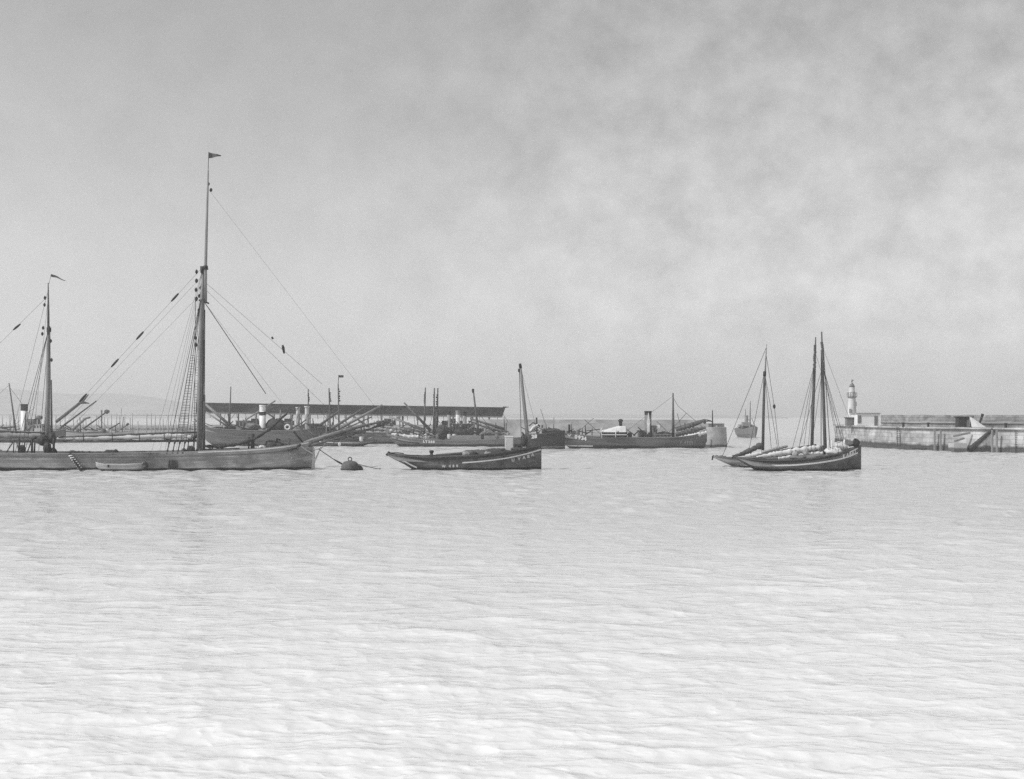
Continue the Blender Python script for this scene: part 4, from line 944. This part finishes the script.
# mizzen
K.spar('mizzen_mast', [(47.6, 458), (47.8, 400), (48.4, 345), (48.7, 326)], [2.2, 2.2, 1.9, 1.5], M_mast, n=12)
K.spar('mizzen_topmast', [(49.2, 334, -.25), (49.2, 310, -.25), (49, 283, -.25)], [1.3, 1.1, .5], M_wood)
K.spar('mast_cap', [(48.9, 332), (48.9, 327.5)], [2.3, 2.4], M_dark)
f = MB(); rs = []
for i in range(9):
    t = i / 8; P = K.p(51 + 14.5 * t, 275.4 + 4.6 * t ** .8 - .8 * math.sin(t * 5), .1 * math.sin(t * 6)); hh = .11 * (1 - t) + .025
    rs.append([P + Vector((0, 0, hh)), P - Vector((0, 0, hh)), P + Vector((0, .02, -hh)), P + Vector((0, .02, hh))])
f.rings(rs).build('streamer', M_tan, K.root); K.spar('flagstaff', [(49.1, 284), (50.8, 275)], .18, M_dark)
for sg in (-1, 1):
    for fx in (27, 32, 37): K.rope('shroud', [(48.2, 333, sg * .15), (fx, 452.4, sg * 3.36)], M_rope, .024)
    for fx in (20,): K.rope('backstay', [(48.6, 290, sg * .1), (fx, 452, sg * 3.36)], M_rope, .014)
for px, py in ((45.6, 298), (45.2, 305), (43.8, 328), (43, 334), (51.4, 341), (52.2, 360)): MB().lathe(K.p(px, py, -.2), [(.02, -.2), (.12, -.08), (.12, .08), (.02, .2)], 8).build('block', M_dark, K.root)
K.rope('stay', [(47, 297), (-60, 402)], M_rope, .012); K.spar('chafing_gear', [(20.5, 324), (18, 326), (15.5, 328), (13.2, 330)], [.6, 1.1, 1.1, .6], M_dark, n=6)
K.spar('halyard_bundle', [(52.2, 380, -.3), (53.4, 440, -.5)], [.7, 1.2], M_wood); K.rope('halyard', [(50, 330), (53, 452, -.6)], M_rope, .03)
K.spar('mizzen_boom', [(46, 433.6), (0, 431), (-70, 430)], [1.0, 1.0, .6], M_wood)
K.bundle('furled_mizzen', [(44, 436), (10, 435.5), (-30, 434), (-66, 432)], [2.6, 3.0, 2.4, 1.0], M_greycan, seed=23, flat=.8)
K.spar('mizzen_gaff', [(46, 441.5), (0, 441.6), (-60, 439)], [1.1, 1.0, .7], M_wood)
# deck stanchions, pumps and gear along the near rail
for px, t_, r_ in ((27.5, 438.5, 1.0), (22, 440, .5), (40.2, 438.4, 1.0), (42.5, 441, .8), (55.8, 442, 1.0), (61.6, 437, 1.1), (33, 441, .6)): K.spar('stanchion', [(px, 455, -2.4), (px + rnd.uniform(-.4, .8), t_, -2.4)], [r_ * 1.2, r_], M_dark)
heap(K, 29, 450, .35, .45, .4, M_net, 73, 'deck_pump', -2); heap(K, 54, 447, .35, .5, .4, M_net, 74, 'deck_pump', -2)
K.bundle('tarpaulin_roll', [(64, 453), (80, 451.4), (94, 452), (108, 452.2), (122, 450.8), (128, 453)], [.9, 1.6, 1.3, 1.4, 2.2, .8], M_net, seed=30, y=-2.3)
for a_, b_, r_ in (((20, 440), (12, 454), .6), ((22, 440), (26, 453), .5), ((37, 441), (33.6, 453), .7), ((58, 441), (64, 436), .6), ((42, 437), (36, 441), 1.2), ((56, 441), (50, 436.6), 1.3), ((67, 452), (78, 450.8), .6), ((108, 451.6), (121, 449.6), .6)):
    K.spar('deck_spar', [(a_[0], a_[1], -1.6), (b_[0], b_[1], -1.9)], [r_, r_ * .8], M_dark, n=6)
heap(K, 45, 439.6, .55, .5, .35, M_net, 78, 'rope_coil', -.7); heap(K, 55.5, 438, .4, .5, .35, M_net, 79, 'rope_coil', -.9); heap(K, 60, 450.6, .35, .3, .35, M_dark, 70, 'deck_bucket', -2)
heap(K, 1, 450.6, .7, .35, .8, M_white, 75, 'folded_canvas', -2.3)
K.spar('winch', [(199, 449.6, -1.2), (214, 449.8, -1.2)], [1.4, 1.0], M_dark); heap(K, 194.5, 450, .35, .4, .4, M_net, 76, 'rope_coil', -1.5)
heap(K, 190, 451, .3, .3, .35, M_net, 77, 'rope_coil', -2.4)
K.bundle('fender_mat', [(177, 463), (181.5, 463.2), (186, 463)], [3.4, 3.8, 3.4], M_hulltan, seed=31, y=-3.45, flat=.28)
# stepped rope fender
K.spar('rope_fender', [(81, 452.6, -3.48), (85.5, 459.5, -3.52), (92.5, 468.6, -3.52)], [1.3, 1.7, 1.9], M_dark)
for i in range(7):
    t = (i + .5) / 7; px, py = 81.6 + 10.2 * t, 453.6 + 13.6 * t
    K.spar('fender_band', [(px - 1.9, py + .5, -3.6), (px + 1.9, py - .3, -3.6)], .62, M_white, n=6)

# tender lying alongside
D = Thing('rowing_dinghy', 'pale rowing dinghy lying alongside the ketch hull', 'dinghy', 132.4, 122)
DH = Hull(D, [(96, 462.6, .05, 466, .9), (99, 463.2, .35, 469, .8), (108, 464.2, .75, None, .6), (122, 464.6, .9, None, .55), (136, 464, .75, None, .6), (143, 463.2, .45, 470, .8)], M_dinghy, M_deck, M_offw, .3, draft=.25, rail_w=.09, rail_h=.05)
for px in (112, 122, 133): MB().box((D.p(px, 0).x, 0, D.p(0, 466.2).z), (.22, 1.5, .05)).build('thwart', M_woodlt, D.root)
D.spar('fender', [(111, 464.4, -.9), (111.2, 467, -.95)], .9, M_dark)
D.spar('tyre_fender', [(144.2, 463, -.3), (147, 463.4, -.3), (148, 466.5, -.3), (145.4, 468.4, -.3)], 1.5, M_dark); D.rope('painter', [(144, 464), (148, 453, 1.2)], M_rope, .03)

# mooring buoy and chain
Bu = Thing('mooring_buoy', 'dark domed mooring buoy floating ahead of the ketch', 'buoy', 135.6, 350)
b = MB(); prof = [(0.82, -.35), (.84, .1), (.84, .38), (.76, .62), (.58, .8), (.3, .88), (.1, .89)]
b.lathe((0, 0, 0), prof, 24); bo = b.build('float', mat('patchy_buoy_paint', .12, .45, .7, (1.2, 1.2, 1.2), foot=(.12, .02), spots=(1.3, .05)), Bu.root, smooth=True)
MB().lathe((0, 0, .08), [(.9, -.06), (.93, 0), (.9, .06)], 24).build('rubbing_band', M_dark, Bu.root)
MB().tube([(.18 * math.cos(a_), 0, 1.05 + .18 * math.sin(a_)) for a_ in np.linspace(0, 2 * math.pi, 13)], .045, 6).build('ring', M_dark, Bu.root)
MB().lump((.75, -.1, .12), (.55, .35, .3), 4).build('chain_heap', M_dark, Bu.root)
ch = Thing('mooring_chain', 'dark chain running from the ketch bow to the buoy', 'chain', 136.3, 330)
ch.rope('chain', [(318.5, 449), (334, 459.5), (343.5, 464.6)], M_rope, .04); ch.spar('shackle', [(333, 458.8), (338, 461.8), (343, 464.4)], [.4, .9, .8], M_dark)
ch2 = Thing('mooring_rope', 'thin rope trailing from the buoy across the water to the right', 'rope', 135.6, 369)
ch2.rope('rope', [(356, 463.6), (366, 466.2), (381, 469.6)], M_rope, .035)
ch2.spar('cork_float', [(378.6, 468.9), (381, 469.3)], .7, M_dark)

# ------------------------------------------------------------------ the lugger in the middle
L = Thing('lugger', 'dark lugger with one mast, white strake and counter stern, alone mid harbour', 'fishing boat', 136.8, 465, rz=3)
LH = Hull(L, [(388, 453.6, .5, 455.4, .9), (394, 454.6, 1.0, 459, .9), (404, 455.4, 1.5, 464, .8), (414, 456, 1.8, 470, .65), (432, 456.4, 2.2, None, .4), (468, 455.2, 2.4, None, .3), (500, 452, 2.1, None, .33), (522, 449, 1.3, None, .45), (534, 447.2, .6, None, .6), (541.6, 446, .06, None, .7)], M_hulltan, M_deck, M_tan, .5)
LH.stripe('strake', [(462, 462), (480, 460.6), (500, 458.4), (523, 454.2), (541, 449.6)], .12, M_white)
LH.stripe('quarter_line', [(398, 457.6), (404, 460.4), (410, 463.8), (417, 467)], .17, M_white, both=False); LH.stripe('quarter_line', [(394, 455.8), (399, 458), (404, 461.8)], .12, M_offw, both=False)
LH.stripe('wale', [(396, 456.4), (432, 458.4), (470, 457.2), (510, 452.8), (538, 448)], .2, M_hulldark, .04)
LH.letters([('W', 443.7, 466.6), ('4', 449.6, 466.4), ('8', 453.2, 466.3), ('8', 456.8, 466.2)], M_offw, .34)
LH.letters([('U', 512.2, 461), ('V', 518.3, 459.8), ('A', 523.4, 458.6), ('B', 527.9, 457.5), ('A', 532.4, 456)], M_offw, .4)
L.spar('mast', [(528.6, 452), (526.4, 425), (523, 392), (520.2, 364)], [1.9, 1.9, 1.6, 1.1], M_woodlt, n=12)
L.spar('mast_head', [(520.8, 368), (520, 363.4)], [1.5, 1.3], M_dark); L.spar('block', [(519.2, 368.6), (519, 372)], [1.2, .9], M_dark)
L.rope('halyard', [(519.4, 371), (521.4, 447, -.4)], M_rope, .03); L.rope('halyard', [(520.4, 368), (531, 447, .5)], M_rope, .018); L.rope('forestay', [(520.4, 366), (541, 446)], M_rope, .012)
L.spar('rudder_head', [(386.6, 455.4), (389.4, 452.4), (391, 454)], [1.2, 1.6, 1.2], M_dark)
L.spar('tiller', [(389, 453), (398, 452.8), (404, 453.4)], [.8, .6, .5], M_dark)
MB().lathe(L.p(431.6, 456.5), [(.16, 0), (.14, .35), (.24, .42), (.2, .6), (.05, .62)], 10).build('bitt', M_dark, L.root)
house(L, 505.3, 513, 437, 452, 1.1, M_offw, M_white, y=.2, windows=0, name='companion'); 
heap(L, 497, 452, 1.5, .32, 1.0, M_net, 81); heap(L, 517, 449.6, .8, .25, .8, M_net, 82); heap(L, 480, 453.8, 1.6, .35, 1.2, M_tan, 83, 'furled_sail'); heap(L, 524, 440.5, .3, .5, .3, M_net, 84, 'tackle', -.3)
L.spar('tackle', [(522, 432), (525, 437), (526.4, 441)], [.7, 1.2, .8], M_dark, y=-.3)
L.spar('yard', [(436, 455), (500, 450.2)], [.8, 1.1], M_wood, y=.7); L.spar('sweep', [(420, 455.2), (462, 453.8)], .5, M_wood, y=-1.2)
for i, px in enumerate((466, 473, 487)): heap(L, px, 454.6, .45, .3, .4, M_dark if i % 2 else M_grey, 85 + i, 'fish_basket', -1.2)

# ------------------------------------------------------------------ the two boats at the right
R2 = Thing('lugger', 'pale sterned fishing boat half hidden behind the dark two-masted boat', 'fishing boat', 143.5, 776, rz=3)
RH2 = Hull(R2, [(713, 455.8, .4, 457.6, .9), (718, 456.4, 1.0, 460, .9), (728, 457, 1.6, 464.4, .8), (738, 457, 1.9, 468, .65), (760, 456.4, 2.3, None, .35), (800, 453.6, 2.3, None, .3), (830, 450.4, 1.4, None, .45), (848, 447.4, .06, None, .7)], M_hullpale, M_deck, M_midg, .5)
RH2.stripe('sheer_strake', [(715, 457.4), (735, 458.2), (760, 457.8)], .14, M_midg)
R2.spar('mast', [(762.6, 456), (763.4, 410), (764.6, 372)], [1.5, 1.4, 1.2], M_wood, n=10); R2.spar('topmast', [(764.8, 378), (765.6, 360), (766.6, 344)], [.9, .7, .3], M_woodlt)
R2.spar('mast_band', [(764.4, 376), (764.6, 371.5)], 1.6, M_dark)
R2.spar('mizzen_boom', [(763, 446), (740, 455), (724, 458.4)], [.9, .9, .6], M_wood); R2.bundle('furled_sail', [(762, 444.6), (750, 450.4), (738, 455), (728, 457.6)], [3.0, 2.6, 1.8, 1.0], M_tan, seed=41, flat=.7)
R2.bundle('furled_sail', [(724, 456.6), (742, 456.8), (760, 453.4), (775, 449.6)], [1.0, 1.8, 2.2, 1.4], M_canvas, seed=42, y=-.8, flat=.7)
for a_, b_ in (((764, 374, .1), (752, 455, 1.9)), ((764, 374, .1), (757, 455, -1.9)), ((764.8, 374), (774.6, 455, -1.8)), ((765, 376), (776, 455, 1.8)), ((766, 348), (722, 456)), ((765.6, 352), (772.8, 406, -.6)), ((772.8, 406, -.6), (775.4, 455, -1.8))): R2.rope('shroud', [a_, b_], M_rope, .024)
MB().lathe(R2.p(772.8, 406.5, -.6), [(.02, -.25), (.14, -.1), (.14, .1), (.02, .25)], 8).build('block', M_dark, R2.root)
R2.spar('mainmast', [(812.2, 454), (813.4, 410), (815, 370), (816.2, 337)], [1.7, 1.6, 1.4, .6], M_wood, n=10)
fuzzy(R2, 814.6, 374, 815.9, 345, 14, M_wood)
for fx in (786, 793, 798, 803): R2.rope('shroud', [(815, 364), (fx, 454, -2)], M_rope, .022)
R2.rope('shroud', [(815.6, 352), (846, 448)], M_rope, .016)
R2.spar('rudder_head', [(711.6, 460), (712.2, 456.4), (716, 455.8)], [.7, 1.0, .7], M_dark); R2.spar('tiller', [(713, 456.6), (722, 456)], .7, M_dark)
R2.spar('stern_ring', [(718, 458), (716.4, 455)], .5, M_dark)

R = Thing('lugger', 'dark two-masted boat with bold white strake and name on its bow at right', 'fishing boat', 134.6, 800, rz=4)
RH = Hull(R, [(732.6, 456.4, .45, 457.6, .9), (738, 457.6, 1.0, 460.6, .9), (746, 459, 1.5, 465, .8), (756, 460, 1.9, 470.6, .6), (775, 460, 2.2, None, .4), (805, 457.6, 2.4, None, .3), (830, 454.2, 2.0, None, .35), (847, 450.4, 1.1, None, .5), (856, 448, .5, None, .6), (862.2, 446.4, .06, None, .7)], mat('dark_green_hull', .125, .5, .75, (.7, 1, 2.5), planks=.2, foot=(.24, .015), spots=(.7, .06)), M_deck, M_tan, .55)
RH.stripe('strake', [(752, 463.6), (765, 464.6), (782, 464.4), (800, 463.2), (822, 460.6), (842, 457.2), (857.6, 452.8)], .15, M_white)
RH.stripe('bow_line', [(847, 451.8), (852, 450.2), (857.4, 448.4)], .12, M_white)
RH.stripe('wale', [(742, 459.6), (775, 461.6), (805, 459.2), (835, 454.8)], .14, M_hulldark, .035)
RH.letters([('K', 839.8, 457.2), ('A', 844.4, 456.2), ('R', 847.8, 455.2), ('A', 851.3, 454), ('I', 854.3, 452.9)], M_white, .44)
R.spar('mast', [(826, 458), (824.6, 420), (823.4, 380), (822, 331.6)], [1.8, 1.7, 1.4, .7], M_wood, n=12)
fuzzy(R, 823.4, 372, 822.4, 342, 15, M_wood)
for fx, sg in ((835, -1), (841, -1), (846, 1), (853, 1), (806, -1), (800, 1)): R.rope('shroud', [(823.2, 366), (fx, 452 if fx > 830 else 457, sg * 1.4)], M_rope, .02)
R.rope('forestay', [(822.3, 345), (861, 446.6)], M_rope, .014); R.rope('halyard', [(821.6, 350), (819.6, 452, -.6)], M_rope, .04); R.rope('halyard', [(823.6, 345), (829, 452, -.6)], M_rope, .035)
for px in (825.2, 829): R.spar('bitt', [(px, 456, -1.1), (px, 440, -1.1)], [.5, .6], M_canvas)
R.spar('boom', [(822, 449), (790, 454.6), (742, 458.6)], [1.0, 1.1, .7], M_wood)
R.bundle('furled_sail', [(821, 447.6), (806, 449.4), (790, 452), (774, 454.4), (756, 457)], [2.2, 3.2, 3.0, 2.6, 1.2], M_canvas, seed=51, flat=.7)
R.bundle('furled_sail', [(820, 453), (806, 454.4), (790, 456.4), (775, 458)], [1.8, 2.4, 2.0, 1.2], M_offw, seed=52, y=-1.1, flat=.7)
R.bundle('furled_sail', [(790, 446.4), (778, 449), (764, 453)], [1.2, 1.9, 1.2], M_greycan, seed=53, y=.9, flat=.7)
R.spar('gaff', [(818, 445), (786, 449.6), (757, 455.4)], [.9, .8, .6], M_wood, y=.5)
heap(R, 791, 454, .28, .36, .3, M_greycan, 91, 'tackle', -1.5); heap(R, 801.6, 453, .3, .36, .3, M_greycan, 92, 'tackle', -1.5)
heap(R, 820.6, 451.4, .22, .5, .25, M_net, 93, 'tackle', -.7); heap(R, 794, 457.2, .9, .25, .5, M_midg, 94, 'fish_basket', -1.8); heap(R, 812, 456.4, 1.4, .25, .5, M_midg, 95, 'fish_basket', -1.8)
heap(R, 834, 451.6, .9, .4, .8, M_canvas, 96, 'folded_sail', -.4); heap(R, 840.6, 447, .8, .45, .6, M_canvas, 97, 'folded_sail'); heap(R, 829, 452.6, .7, .35, .6, M_offw, 98, 'folded_sail', -1)
R.bundle('jib_roll', [(838, 446.6), (842, 446), (845, 443.6), (845.4, 439.6)], [.8, 1.4, 1.2, .8], M_white, seed=55)
heap(R, 857.4, 443.4, .34, .4, .34, M_dark, 99, 'windlass'); R.spar('windlass', [(850, 446), (854, 445), (858, 446)], [.7, 1.2, 1.0], M_dark)
R.spar('rudder_head', [(731, 458), (734, 455.4)], [.8, 1.0], M_dark)
R.spar('tiller', [(733, 456), (744, 455)], .6, M_dark)
